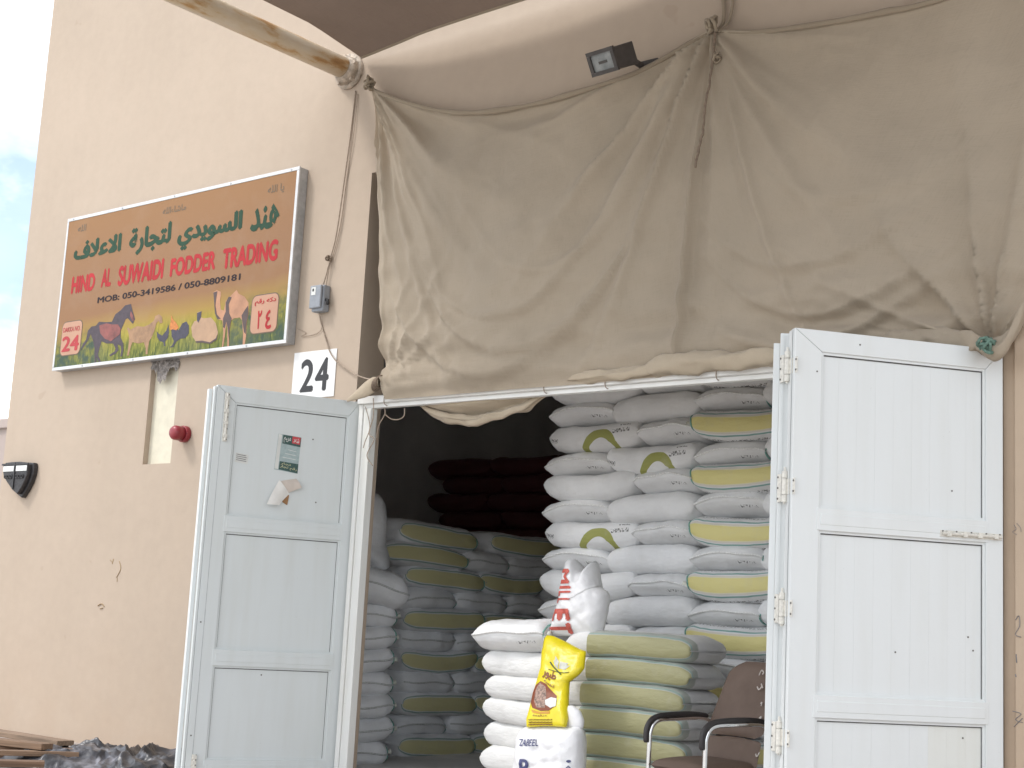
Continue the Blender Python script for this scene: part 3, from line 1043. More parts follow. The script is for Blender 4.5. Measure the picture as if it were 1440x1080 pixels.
def curtain(name, label, top, bottom, left, right, nu, nv, rip):
    T = catmull(top, nu)
    B = catmull(bottom, nu)
    Lc = catmull(left, nv)
    Rc = catmull(right, nv)
    P00, P10, P01, P11 = T[0], T[-1], B[0], B[-1]
    loc = (T[nu // 2].x, CY, B[nu // 2].y)
    root = thing(name, label, 'curtain', loc)
    mb = MB()
    def fn(u, v):
        i, j = int(round(u * nu)), int(round(v * nv))
        c = T[i] * (1 - v) + B[i] * v + Lc[j] * (1 - u) + Rc[j] * u - (P00 * (1 - u) * (1 - v) + P10 * u * (1 - v) + P01 * (1 - u) * v + P11 * u * v)
        e = min(1, min(v, (1 - v)) * 9 + .18)
        bul = .09 * math.sin(math.pi * min(1, v * 1.02)) * math.sin(math.pi * u) ** 1.6
        return (c.x, CY - bul - 1.9 * folds(c.x, c.y) * e - (.012 if v < .02 else 0), c.y)
    mb.grid(nu, nv, fn)
    o = obj('cloth', mb, m_cloth, root, True)
    tp = [(p.x, CY - .012, p.y) for p in T]
    mb = MB()
    def hemf(u, v):
        i = int(round(u * nu))
        p = T[i]
        r = .020 + .008 * fbm(p.x * 3, 1, 2)
        r *= min(1, .35 + 6 * min(u, 1 - u))
        t = v * 2 * math.pi
        return (p.x, CY - .012 + r * .8 * math.cos(t), p.y - .012 + r * math.sin(t))
    mb.grid(nu, 10, hemf, wrap=True)
    obj('hem', mb, m_hem, root, True)
    return root
top1 = wall_pts([(520, 121), (540, 131), (570, 142), (610, 152), (650, 157), (700, 154), (760, 143), (800, 132), (850, 117), (900, 99), (950, 72), (985, 52), (1003, 42)])
left1 = wall_pts([(520, 121), (522, 180), (523, 260), (526, 340), (531, 420), (536, 490), (543, 562)])
bot1 = wall_pts([(543, 562), (620, 556), (700, 549), (800, 541), (900, 532), (974, 525)])
mid = wall_pts([(1003, 42), (1000, 90), (993, 160), (985, 230), (983, 300), (979, 400), (974, 525)])
c1 = curtain('shade_curtain', 'tan shade cloth hung over the doorway between its far corner tie and the middle tie', top1, bot1, left1, mid, 150, 90, 0)
top2 = wall_pts([(1003, 42), (1060, 44), (1120, 37), (1190, 26), (1250, 14), (1310, 1)]) + [(-2.6, 5.30, 0), (-1.9, 5.38, 0), (-1.2, 5.52, 0)]
bot2 = wall_pts([(974, 525), (1040, 519), (1100, 514), (1200, 506), (1290, 500), (1392, 497)])
right2 = [(-1.2, 5.52, 0), (-1.75, 4.85, 0), (-2.35, 4.1, 0), (-2.75, 3.55, 0), (-2.98, 3.17, 0)] + wall_pts([(1400, 499), (1392, 497)])
c2 = curtain('shade_curtain', 'wide tan shade cloth bunched and tied with green cord above the folded door leaf', top2, bot2, mid, right2, 150, 90, 0)

def clothroll(pts, r, name, m, parent, n=14, seg=60, wob=.5, seed=0, flat=1.0):
    P = catmull(pts, seg)
    mb = MB()
    def fn(u, v):
        i = int(round(u * seg))
        p = P[i]
        t = v * 2 * math.pi
        rr = r * (1 + wob * fbm(p.x * 5 + seed, math.cos(t) * .8, math.sin(t) * .8 + seed)) * min(1, .25 + 5 * min(u, 1 - u))
        tw = t + 2.5 * u
        return (p.x, p.y + rr * .9 * math.cos(t), p.z + rr * flat * math.sin(t) + .012 * math.sin(tw * 3))
    mb.grid(seg, n, fn, wrap=True)
    return obj(name, mb, m, parent, True)
# rolled hem lying along the lintel
clothroll([W(795, 533, 7.93), W(850, 527, 7.9), W(900, 522, 7.9), W(930, 517, 7.9)], .035, 'cloth_roll', m_cloth2, c1, seed=2)
clothroll([W(905, 520, 7.90), W(960, 512, 7.88), W(1040, 507, 7.88), W(1110, 500, 7.88)], .062, 'cloth_roll', m_cloth2, c2, seed=5)
clothroll([W(1240, 482, 7.86), W(1290, 478, 7.84), W(1340, 478, 7.82), W(1385, 484, 7.80)], .055, 'cloth_roll', m_cloth, c2, seed=9, wob=.8)
clothroll([W(1372, 484, 7.80), W(1395, 490, 7.78), W(1413, 484, 7.78), W(1428, 462, 7.80), W(1450, 415, 7.82)], .055, 'cloth_roll', m_cloth, c2, seed=12, wob=.5)
clothroll([W(547, 549, 7.93), W(556, 543, 7.92), W(566, 547, 7.92)], .042, 'bunched_cloth', m_cloth2, c1, seed=15, wob=.9, seg=24)
clothroll([W(562, 552, 7.93), W(572, 549, 7.92), W(582, 552, 7.92)], .025, 'bunched_cloth', m_cloth2, c1, seed=17, wob=.6, seg=16)
# swag of cloth drooping under the lintel
mb = MB()
t0, t1 = W(588, 570, 8.06), W(772, 556, 8.06)
def swag(u, v):
    x = t0.x + (t1.x - t0.x) * u
    zt = 3.075
    sag = (math.sin(math.pi * u ** .9) ** .8) * .175
    z = zt - sag * v
    y = 8.06 - .05 * math.sin(v * math.pi * 1.7) * math.sin(math.pi * u) + .02 * math.sin(v * 9 + u * 5) + .03 * fbm(x * 4, v * 2, 3)
    return (x, y, z + .012 * fbm(x * 6, v * 3, 8) * v)
mb.grid(50, 18, swag)
obj('sagging_cloth', mb, m_cloth2, c1, True)
sw = catmull([swag(u / 12, .95) for u in range(13)], 40)
clothroll([tuple(p - Vector((0, .02, 0))) for p in sw], .030, 'sagging_cloth', m_cloth2, c1, seed=21, wob=.6)
# tied corner sticking out at the far end of the lintel
mb = MB()
e0, e1 = W(489, 563, 7.84), W(534, 537, 7.88)
seg = 20
def corner(u, v):
    p = e0.lerp(e1, u)
    t = v * 2 * math.pi
    r = (.012 + .05 * min(1, u * 1.6)) * (1 - .55 * max(0, (u - .82) / .18))
    return (p.x + .2 * r * math.cos(t), p.y + .5 * r * math.cos(t), p.z + r * math.sin(t) * (1 + .15 * math.cos(3 * t)))
mb.grid(seg, 14, corner, wrap=True)
obj('tied_corner', mb, m_cloth2, c1, True)
mb = MB()
for k in range(4):
    q = W(529 + 2 * k, 541 - k * 1.3, 7.86)
    mb.tube([q + Vector((.012 * math.cos(t), -.045 * math.sin(t), .048 * math.cos(t) * (1 if t < 4 else .95))) for t in [i * 2 * math.pi / 14 for i in range(15)]], .007, 5)
obj('tie_rope', mb, m_rope, c1, True)
def knot(c, r, m, parent, seed, name='knot', n=5):
    rr = random.Random(seed)
    mb = MB()
    for k in range(n):
        ax = Vector((rr.uniform(-1, 1), rr.uniform(-.6, .6), rr.uniform(-1, 1))).normalized()
        o1 = ax.orthogonal().normalized()
        o2 = ax.cross(o1)
        cc = c + Vector((rr.uniform(-r, r), rr.uniform(-r, 0), rr.uniform(-r, r))) * .5
        mb.tube([cc + (o1 * math.cos(t) + o2 * math.sin(t)) * r * rr.uniform(.6, .9) for t in [i * .52 for i in range(13)]], r * .22, 6)
    return obj(name, mb, m, parent, True)
knot(W(520, 118, 7.87), .05, m_hem, c1, 3)
knot(W(1002, 36, 7.86), .055, m_hem, c1, 4)
knot(W(1387, 486, 7.74), .042, m_green, c2, 5, 'green_cord', 7)
knot(W(1007, 82, 7.84), .03, m_hem, c2, 6)
# cord lacing the two curtains together, and the hook above
mb = MB()
seam = catmull([W(x, y, Y) for x, y, Y in ((1006, 45, 7.86), (1004, 84, 7.83), (998, 120, 7.80), (993, 150, 7.79), (990, 180, 7.785), (985, 205, 7.78), (979, 236, 7.78))], 60)
mb.tube([p + Vector((.010 * noise.noise(Vector((i * .22, 5, 0))), -.01, 0)) for i, p in enumerate(seam)], [.008 + .007 * abs(noise.noise(Vector((i * .35, 0, 0)))) for i in range(61)], 6)
obj('lacing_cord', mb, m_rope, c2, True)
mb = MB()
mb.tube(catmull([W(1006, 45, 7.87), W(1016, 34, 7.95), W(1018, 15, 7.97), (W(1016, -8, 7.985))], 16), .014, 6)
mb.tube(catmull([W(1010, 45, 7.87), W(1024, 30, 7.96), W(1030, 8, 7.97), W(1030, -8, 7.985)], 16), .010, 6)
obj('hanging_cord', mb, m_hem, c2, True)
# thin binding wires round lintel
mb = MB()
for px in (542, 766, 852, 1008):
    q = W(px, 541 - (px - 542) * .043 + 20 - 20, 7.918)
    zc = 3.09
    pts = []
    for i in range(13):
        t = i / 12 * 2 * math.pi
        pts.append((q.x + .01 * math.sin(t), 7.955 + .043 * math.cos(t), zc + .05 * math.sin(t)))
    mb.tube(pts, .0035, 5)
mb.tube(catmull([W(525, 560, 7.9), W(525, 585, 7.91), W(519, 610, 7.925), W(526, 618, 7.92), W(516, 640, 7.93), W(524, 655, 7.93)], 30), .004, 5)
mb.tube(catmull([W(514, 572, 7.92), W(520, 600, 7.925), W(513, 622, 7.93), W(511, 630, 7.93)], 20), .0035, 5)
obj('binding_wire', mb, m_cable, fr, True)
mb = MB()
mb.tube(catmull([W(541, 575, 8.0), W(541, 583, 8.0), W(533, 598, 8.0), W(529, 617, 8.0)], 20), .0045, 6)
mb.tube(catmull([W(542, 583, 8.0), W(550, 589, 8.0), W(560, 590, 8.0), W(568, 585, 8.0), W(569, 574, 8.0)], 24), .0045, 6)
obj('loose_cord', mb, m_cable, fr, True)

# ------------------------------------------------------------------ sign board
SY = 7.90
def SP(cx, cy, Y=SY):             # a spot of the board
    p = W(60 + cx * .28697, 220 + cy * .28704, Y)
    return p.x, p.z
sx0, sx1 = -12.385, -8.965
sz0, sz1 = 3.612, 5.152
f0x0, f0x1 = SP(128, 308)[0], SP(1255, 60)[0]
sx0f, sx1f = W(95.9, 307.5, SY).x, W(422, 234, SY).x
sx0, sx1 = sx0f, sx1f
sz1 = (W(96, 307.5, SY).z + W(421.5, 234.5, SY).z) / 2
sz0 = (W(75, 521, SY).z + W(404, 483, SY).z) / 2
sg = thing('sign_board', 'brown shop sign with green and red lettering above a row of farm animals', 'sign', ((sx0 + sx1) / 2, WY, sz0))
b = MB()
b.box(sx0 + .004, sx1 - .004, SY + .012, WY - .002, sz0 + .004, sz1 - .004)
obj('case', b, m_steel, sg, bevel=.004)
m_alu = pbr('sign_edging', (.60, .60, .60), .35, .12, 9, metal=.2)
e = .031
for q in ((sx0, sx1, sz1 - e, sz1), (sx0, sx1, sz0, sz0 + e), (sx0, sx0 + e * .8, sz0 + e + .001, sz1 - e - .001), (sx1 - e, sx1, sz0 + e + .001, sz1 - e - .001)):
    b = MB()
    b.box(q[0], q[1], SY - .004, SY + .0115, q[2], q[3])
    obj('edging', b, m_alu, sg, bevel=.003)
for k in range(9):
    for zz in (sz0 + e / 2, sz1 - e / 2):
        if (k + (zz > 4.2)) % 2:
            b = MB()
            x = sx0 + .1 + (sx1 - sx0 - .2) * k / 8
            b.tube([(x, SY - .004, zz), (x, SY - .008, zz)], .009, 7)
            obj('rivet', b, m_steel, sg)
t = NT('sign_print')
tc = t.add('ShaderNodeTexCoord').outputs['Object']
spx = t.add('ShaderNodeSeparateXYZ')
t.link(tc, spx.inputs[0])
hgt = sz1 - sz0
zf = t.math('DIVIDE', spx.outputs[2], hgt)
wob = t.math('MULTIPLY', t.math('SUBTRACT', t.noise(tc, 1.6, 3), .5), .10)
zf2 = t.math('ADD', zf, wob)
# the meadow climbs to the right in the print
zf2 = t.math('SUBTRACT', zf2, t.math('MULTIPLY', spx.outputs[0], .022))
gr = t.ramp(zf2, [(.0, (.13, .16, .045)), (.09, (.22, .22, .05)), (.18, (.36, .30, .05)), (.26, (.34, .22, .07)), (.36, (.28, .155, .082)), (.55, (.285, .160, .088)), (1.0, (.30, .165, .08))])
mp = t.add('ShaderNodeMapping', Scale=(26, 1, 7))
t.link(tc, mp.inputs[0])
bl = t.ramp(t.noise(mp.outputs[0], 1.3, 4), [(.42, (0, 0, 0)), (.62, (1, 1, 1))])
gm = t.ramp(zf2, [(.0, (.95, .95, .95)), (.12, (.65, .65, .65)), (.25, (.0, .0, .0))])
gr = t.mix(t.math('MULTIPLY', bl, gm), gr, (.055, .085, .03))
bl2 = t.ramp(t.noise(mp.outputs[0], 2.3, 4), [(.55, (0, 0, 0)), (.66, (1, 1, 1))])
gr = t.mix(t.math('MULTIPLY', t.math('MULTIPLY', bl2, gm), .55), gr, (.45, .42, .10))
cor = t.math('MULTIPLY', t.ramp(t.math('ABSOLUTE', spx.outputs[0]), [(.78, (0, 0, 0)), (1.0, (1, 1, 1))]), t.ramp(zf2, [(.16, (1, 1, 1)), (.30, (0, 0, 0))]))
t.n[-1]
gr = t.mix(t.math('MULTIPLY', cor, t.ramp(t.noise(tc, 14, 4), [(.35, (.2, .2, .2)), (.6, (1, 1, 1))])), gr, (.06, .09, .065))
gr = t.mix(t.math('MULTIPLY', t.ramp(t.noise(tc, 3, 5), [(.5, (0, 0, 0)), (.8, (1, 1, 1))]), .12), gr, (.42, .36, .30))
t.color(gr)
t.b.inputs['Roughness'].default_value = .7
t.b.inputs['Specular IOR Level'].default_value = .2
m_print = t.m
b = MB()
b.box(sx0 + e * .8 + .001, sx1 - e - .001, SY, SY + .0115, sz0 + e + .001, sz1 - e - .001)
pn = obj('panel', b, m_print, sg)
m_lgreen = pbr('sign_green', (.030, .068, .042), .7, spec=.2)
m_lred = pbr('sign_red', (.40, .035, .04), .7, spec=.2)
m_lred2 = pbr('sign_red_dark', (.40, .02, .025), .5)
m_lblack = pbr('sign_black', (.030, .022, .026), .7, spec=.2)
m_lbrown = pbr('sign_brown', (.13, .09, .05), .5)
m_peach = pbr('sign_peach', (.46, .25, .16), .5, .05)
def stext(body, bl_, tr_, m, bold=0, off=.0015, name='lettering', shear=0, label=None):
    x0, z0 = SP(*bl_)
    x1, z1 = SP(*tr_)
    return mapped(text_flat(body, bold, shear), lambda a, c: (x0 + (x1 - x0) * a, SY - off, z0 + (z1 - z0) * c), name, m, sg)
HIND = '\uFEAA\uFEE8\uFEEB'
SUW = '\uFEF1\uFEAA\uFEF3\uFEEE\uFEB4\uFEDF\uFE8D'
TIJ = '\uFE94\uFEAD\uFE8E\uFEA0\uFE98\uFEDF'
ALA = '\uFED1\uFEFC\uFECB\uFEFB\uFE8D'
stext(ALA, (150, 512), (392, 372), m_lgreen, .056)
stext(TIJ, (418, 492), (637, 312), m_lgreen, .056)
stext(SUW, (655, 466), (985, 258), m_lgreen, .056)
stext(HIND, (1015, 372), (1170, 222), m_lgreen, .036)
stext('HIND', (138, 676), (262, 568), m_lred, .053)
stext('AL', (284, 644), (342, 543), m_lred, .053)
stext('SUWAIDI', (366, 638), (598, 496), m_lred, .053)
stext('FODDER', (622, 593), (853, 459), m_lred, .053)
stext('TRADING', (878, 556), (1158, 402), m_lred, .053)
stext('MOB: 050-3419586 / 050-8809181', (268, 720), (972, 572), m_lblack, .032)
stext('\uFEEA\uFEE0\uFEDF\uFE8D\uFE80\uFE8E\uFEB7\uFE8E\uFEE3', (588, 288), (706, 228), m_lbrown, .01)
stext('\uFEEA\uFEE0\uFEDF\uFE8D \uFE8E\uFEF3', (1102, 192), (1186, 128), m_lbrown, .008)
stext('\uFEEA\uFEE0\uFEDF\uFE8D', (172, 372), (216, 330), m_lbrown, .008)
def rrect(x0, x1, z0, z1, r, n=5):
    pts = []
    for cx, cz, a0 in ((x1 - r, z0 + r, -90), (x1 - r, z1 - r, 0), (x0 + r, z1 - r, 90), (x0 + r, z0 + r, 180)):
        for i in range(n + 1):
            a = math.radians(a0 + 90 * i / n)
            pts.append((cx + r * math.cos(a), cz + r * math.sin(a)))
    return pts
def sflat(pts, m, off, name):
    b = MB()
    b.prism([(x, SY - off, z) for x, z in pts][::-1], (0, .0012, 0))
    return obj(name, b, m, sg)
for bl_, tr_ in (((82, 982), (200, 797)), ((1012, 876), (1163, 662))):
    x0, z0 = SP(*bl_)
    x1, z1 = SP(*tr_)
    sflat(rrect(x0, x1, z0, z1, .06), m_lbrown, .0015, 'number_box_border')
    sflat(rrect(x0 + .009, x1 - .009, z0 + .009, z1 - .009, .052), m_peach, .0028, 'number_box')
stext('DAKKA NO.', (102, 864), (188, 828), m_lred2, .012, .0045)
stext('24', (92, 960), (184, 872), m_lred2, .035, .0045)
stext('\uFEE2\uFED7\uFEAD \uFEEA\uFEDB\uFEA9', (1040, 735), (1147, 686), m_lred, .025, .0045)
stext('\u0662', (1050, 848), (1078, 752), m_lred, .03, .0045)
stext('\u0664', (1090, 848), (1128, 748), m_lred, .03, .0045)
# printed animals
def C5(pts):                       # crop of the lower left of the board
    out = []
    for cx, cy in pts:
        p = W(70 + cx * .125, 415 + cy * .125, SY)
        out.append((p.x, p.z))
    return out
def C6(pts):
    out = []
    for cx, cy in pts:
        p = W(215 + cx * .13889, 395 + cy * .13889, SY)
        out.append((p.x, p.z))
    return out
def blob(pts, m, off, name):
    b = MB()
    b.v = [Vector((x, SY - off, z)) for x, z in pts]
    b.f = [tuple(range(len(pts)))]
    b.mi = [0]
    o = obj(name, b, m, sg)
    bm = bmesh.new()
    bm.from_mesh(o.data)
    bmesh.ops.triangulate(bm, faces=bm.faces[:])
    bm.to_mesh(o.data)
    bm.free()
    return o
m_hdark = pbr('print_horse_dark', (.050, .032, .042), .5, .3, 20)
m_hred = pbr('print_horse_red', (.20, .055, .045), .5, .35, 14)
m_goat = pbr('print_goat', (.30, .17, .085), .5, .25, 14)
m_cock = pbr('print_cock', (.040, .034, .055), .5, .3, 20)
m_ckred = pbr('print_cock_neck', (.50, .17, .03), .5, .25, 30)
m_sheep = pbr('print_sheep', (.40, .25, .15), .5, .12, 10)
m_camel = pbr('print_camel', (.42, .21, .115), .5, .2, 8)
m_cdark = pbr('print_camel_dark', (.075, .045, .040), .5, .2, 14)
blob(C5([(345, 632), (375, 545), (410, 500), (430, 400), (470, 355), (520, 345), (555, 300), (640, 305), (700, 300), (740, 215), (800, 170), (850, 115), (915, 100), (930, 165), (960, 270), (935, 325), (905, 290), (880, 260), (855, 270), (830, 330), (800, 400), (800, 480), (830, 545), (830, 620), (815, 690), (795, 690), (805, 620), (800, 570), (765, 555), (775, 620), (740, 660), (680, 690), (670, 675), (735, 630), (740, 600), (715, 545), (640, 545), (585, 520), (560, 600), (540, 670), (580, 750), (555, 755), (525, 700), (525, 765), (505, 760), (505, 600), (490, 520), (462, 440), (430, 510), (395, 565)]), m_hdark, .0016, 'printed_horse')
blob(C5([(560, 340), (640, 318), (700, 330), (770, 330), (800, 380), (790, 440), (740, 480), (690, 520), (620, 490), (570, 430)]), m_hred, .0028, 'printed_horse_flank')
blob(C5([(915, 180), (940, 230), (950, 290), (930, 290), (905, 230)]), m_hred, .0028, 'printed_horse_face')
blob(C5([(870, 370), (890, 365), (905, 390), (980, 350), (1060, 355), (1120, 330), (1170, 290), (1190, 235), (1230, 215), (1265, 245), (1270, 310), (1245, 320), (1225, 290), (1200, 320), (1180, 400), (1150, 470), (1120, 520), (1105, 600), (1100, 665), (1080, 665), (1080, 600), (1060, 530), (1000, 545), (930, 530), (910, 590), (890, 680), (870, 680), (885, 590), (895, 480), (885, 420)]), m_goat, .0016, 'printed_goat')
blob(C6([(40, 510), (60, 535), (95, 555), (140, 500), (160, 440), (165, 520), (150, 580), (125, 615), (128, 660), (112, 660), (108, 620), (70, 610), (45, 570)]), m_cock, .0016, 'printed_hen')
blob(C6([(190, 470), (230, 470), (260, 500), (300, 430), (340, 410), (365, 450), (365, 530), (330, 580), (280, 585), (240, 615), (205, 670), (165, 675), (195, 655), (215, 610), (190, 560)]), m_cock, .0016, 'printed_cock')
blob(C6([(170, 470), (185, 400), (190, 345), (205, 390), (235, 420), (265, 470), (240, 500), (200, 490), (180, 500)]), m_ckred, .0028, 'printed_cock_neck')
blob(C6([(390, 470), (420, 410), (450, 400), (450, 320), (495, 305), (490, 370), (520, 380), (590, 370), (640, 430), (660, 520), (650, 590), (580, 635), (500, 620), (440, 620), (400, 560)]), m_sheep, .0016, 'printed_sheep')
blob(C6([(450, 325), (494, 308), (488, 370), (462, 425), (448, 400)]), m_cock, .0028, 'printed_sheep_head')
blob(C6([(435, 610), (500, 605), (580, 622), (640, 580), (655, 540), (650, 595), (585, 638), (500, 625), (440, 628)]), m_cdark, .0028, 'printed_sheep_shade')
blob(C6([(612, 115), (650, 95), (690, 110), (690, 150), (680, 200), (690, 290), (720, 300), (740, 200), (790, 150), (850, 90), (870, 130), (930, 160), (970, 220), (970, 330), (950, 430), (945, 560), (930, 650), (910, 650), (915, 540), (905, 400), (880, 370), (820, 380), (795, 400), (775, 520), (770, 665), (755, 665), (755, 480), (745, 430), (730, 560), (712, 670), (700, 670), (715, 520), (705, 400), (660, 390), (635, 330), (625, 200)]), m_camel, .0016, 'printed_camel')
blob(C6([(615, 118), (655, 105), (645, 170), (635, 250), (650, 340), (690, 385), (655, 388), (630, 330), (622, 200)]), m_cdark, .0028, 'printed_camel_neck')
blob(C6([(770, 160), (800, 165), (770, 240), (775, 330), (800, 380), (780, 470), (772, 600), (758, 470), (745, 410), (728, 480), (712, 470), (712, 380), (740, 310), (740, 220)]), m_cdark, .0028, 'printed_camel_leg')
blob(C6([(930, 300), (965, 250), (968, 330), (948, 430), (942, 540), (925, 520), (905, 390), (900, 350)]), m_cdark, .0028, 'printed_camel_leg')

# ------------------------------------------------------------------ number plate
pl = thing('number_plate', 'white square plate bearing a black house number beside the doorway', 'plate', (-8.71, WY, 3.15))
b = MB()
b.box(-8.956, -8.461, WY - .008, WY - .001, 3.155, 3.540)
t = white_paint('plate_enamel', (.78, .78, .77), .12)
obj('plate', b, t, pl, bevel=.002)
m_black = pbr('black_enamel', (.022, .022, .024), .5)
q0, q1 = W(420.5, 552.6, WY - .01), W(461.5, 502, WY - .01)
q0.z += .004
dg = W(440.5, 551, WY - .01)
zlo, zhi = .5 * (W(421, 552.4, WY - .01).z + W(455.5, 549, WY - .01).z), .5 * (W(434, 505, WY - .01).z + W(459, 502, WY - .01).z)
mapped(text_flat('2', .028), lambda a, c: (q0.x + (W(441, 530, WY - .01).x - q0.x) * a, WY - .0095, zlo + (zhi - zlo) * c), 'lettering', m_black, pl)
x4a, x4b = W(442.5, 535, WY - .01).x, W(462, 530, WY - .01).x
mapped(text_flat('4', .028), lambda a, c: (x4a + (x4b - x4a) * a, WY - .0095, zlo + (zhi - zlo) * c), 'lettering', m_black, pl)

# ------------------------------------------------------------------ wall fittings
m_greybox = pbr('grey_plastic', (.26, .28, .31), .5, .1, 20)
sb = thing('switch_box', 'small grey switch box on the wall above the number plate, wired from below', 'switch', (-8.66, WY, 3.84))
cx0, cx1, cz0, cz1 = -8.745, -8.590, 3.835, 4.062
b = MB()
b.box(cx0 + .02, cx1 + .0, WY - .075, WY - .001, cz0 + .01, cz1)
obj('housing', b, m_greybox, sb, bevel=.012)
b = MB()
b.box(cx0 + .015, cx1 - .012, WY - .098, WY - .0755, cz0 + .035, cz1 - .004)
obj('cover', b, m_greybox, sb, bevel=.008)
b = MB()
b.box(cx0 + .035, cx0 + .085, WY - .1005, WY - .0985, cz1 - .085, cz1 - .02)
o = obj('rating_label', b, m_stw, sb)
b = MB()
b.box(cx0 + .048, cx0 + .066, WY - .1018, WY - .1008, cz1 - .055, cz1 - .032)
obj('label_print', b, m_black, o)
b = MB()
b.tube([(cx1 - .001, WY - .045, 3.94), (cx1 + .018, WY - .045, 3.938), (cx1 + .03, WY - .05, 3.90)], .012, 8)
obj('lever', b, m_black, sb, True)

def cable(name, label, pts, r, m=m_cable, n=40, cat='cable', group=None):
    P = catmull([W(*p) for p in pts], n)
    mb = MB()
    c = P[n // 2].copy()
    mb.tube([p - c for p in P], r, 6)
    o = obj(name, mb, m, None, True, world=False)
    o.location = c
    return tag(o, label, cat, group)
cy = WY - .009
cable('power_cable', 'sagging twin cable running from the pole flange down to the switch box', [(500, 128, cy), (494, 180, cy), (486, 240, cy - .01), (479, 290, cy - .02), (472, 335, cy - .02), (466, 358, cy - .02), (459, 385, cy - .02), (453, 405, cy - .03)], .006)
cable('telephone_wire', 'thin slack wire beside the twin cable above the switch box', [(503, 132, cy), (497, 190, cy - .005), (488, 250, cy), (480, 310, cy), (471, 350, cy), (464, 372, cy), (458, 404, cy - .02)], .0035)
cable('power_cable', 'cable drooping from the switch box across the number plate to the tied curtain', [(449, 440, cy - .03), (452, 456, cy), (459, 480, cy - .005), (464, 495, cy - .012), (474, 509, cy - .015), (491, 522, cy - .01), (508, 530, cy - .03), (525, 534, 7.93), (534, 532, 7.90)], .0055)
cable('telephone_wire', 'thin loose wire curling between the sign and the switch box cable', [(418, 462, cy), (430, 468, cy), (424, 473, cy), (440, 471, cy), (450, 466, cy), (453, 458, cy)], .0028)
knot(W(463, 362, WY - .025), .028, m_rope, sb, 31, 'cable_tape', 4)

sr = thing('fire_bell', 'round red alarm bell on the wall beside the cream slot', 'bell', W(257, 612, WY))
m_redp = pbr('red_plastic', (.26, .025, .035), .35, .1, 20)
c0 = W(262, 611, WY)
b = MB()
b.tube([c0 + Vector((0, -.001, 0)), c0 + Vector((0, -.05, 0))], .072, 24)
obj('base', b, m_redp, sr, True, bevel=.006)
b = MB()
P = [(.055, .052), (.058, .060), (.12, .060), (.135, .056), (.150, .044), (.156, .02), (.157, .004)]
b.tube([c0 + Vector((0, -y, 0)) for y, r in P], [r * 1.05 for y, r in P], 24)
obj('dome', b, m_redp, sr, True)

# shield-shaped wall lamp
lx = [W(5, 651, WY), W(46, 652, WY), W(28, 698, WY)]
wlp = thing('wall_lamp', 'black shield shaped wall lamp with two white panes near the wall end', 'lamp', W(28, 672, WY))
m_lampb = pbr('black_cast_metal', (.030, .028, .030), .5, .3, 30, .6, 40)
m_pane = pbr('milky_pane', (.70, .71, .69), .3, .05)
xa, xb = W(6, 660, WY - .06).x, W(46, 660, WY - .06).x
zt, zb_ = 2.768, 2.430
SHP = [(55, 545), (120, 537), (235, 530), (330, 541), (412, 543), (416, 600), (405, 690), (372, 790), (322, 890), (258, 990), (190, 930), (100, 800), (58, 720), (48, 640)]
def shield(k=1.0):
    P_ = [W(x / 9, 590 + y / 9, WY - .06) for x, y in SHP]
    cx = sum(p.x for p in P_) / len(P_)
    cz = sum(p.z for p in P_) / len(P_)
    return [(cx + (p.x - cx) * k, cz + (p.z - cz) * k) for p in P_][::-1]
b = MB()
b.prism([(x, WY - .001, z) for x, z in shield()], (0, -.05, 0))
b.prism([(x, WY - .0505, z) for x, z in shield(.86)], (0, -.045, 0))
obj('body', b, m_lampb, wlp, bevel=.008)
cxm = (xa + xb) / 2
for s_ in (-1, 1):
    b = MB()
    x1_, x2_ = sorted((cxm + s_ * .018, cxm + s_ * .20))
    b.box(x1_, x2_, WY - .100, WY - .0955, zt - .105, zt - .052)
    obj('pane', b, m_pane, wlp, bevel=.003)
b = MB()
for s_ in (-1, 1):
    for k in range(3):
        xx = cxm + s_ * (.05 + .045 * k)
        b.tube([(xx + .018 * math.cos(t), WY - .100 - .004, zt - .155 + .016 * math.sin(t)) for t in [i * .6 for i in range(11)]], .006, 5)
b.box(cxm - .008, cxm + .008, WY - .106, WY - .096, zb_ + .06, zt - .02)
b.box(xa + .02, xb - .02, WY - .104, WY - .096, zt - .045, zt - .028)
obj('relief', b, m_lampb, wlp)

# floodlight above the curtain, aimed down to the far side
FC = W(846.5, 87, 7.5)
fl = thing('floodlight', 'dark grey floodlight with a pale glass on the wall above the curtain', 'floodlight', FC)
m_flood = pbr('floodlight_metal', (.060, .052, .048), .6, .2, 20)
t = NT('floodlight_glass')
t.color(t.ramp(t.noise(t.pos(), 14, 4), [(.35, (.16, .17, .17)), (.7, (.30, .31, .30))]))
t.b.inputs['Roughness'].default_value = .3
m_fglass = t.m
fz = Vector((-.075, -.862, -.50)).normalized()          # light direction
fx = Vector((0, 0, 1)).cross(fz).normalized() * -1
fx = fz.cross(Vector((0, 0, 1))).normalized()
fy = fx.cross(fz).normalized()
if fy.z < 0:
    fy = -fy
hw, hh, dp = .105, .072, .23
o3 = FC - fz * .02
b = MB()
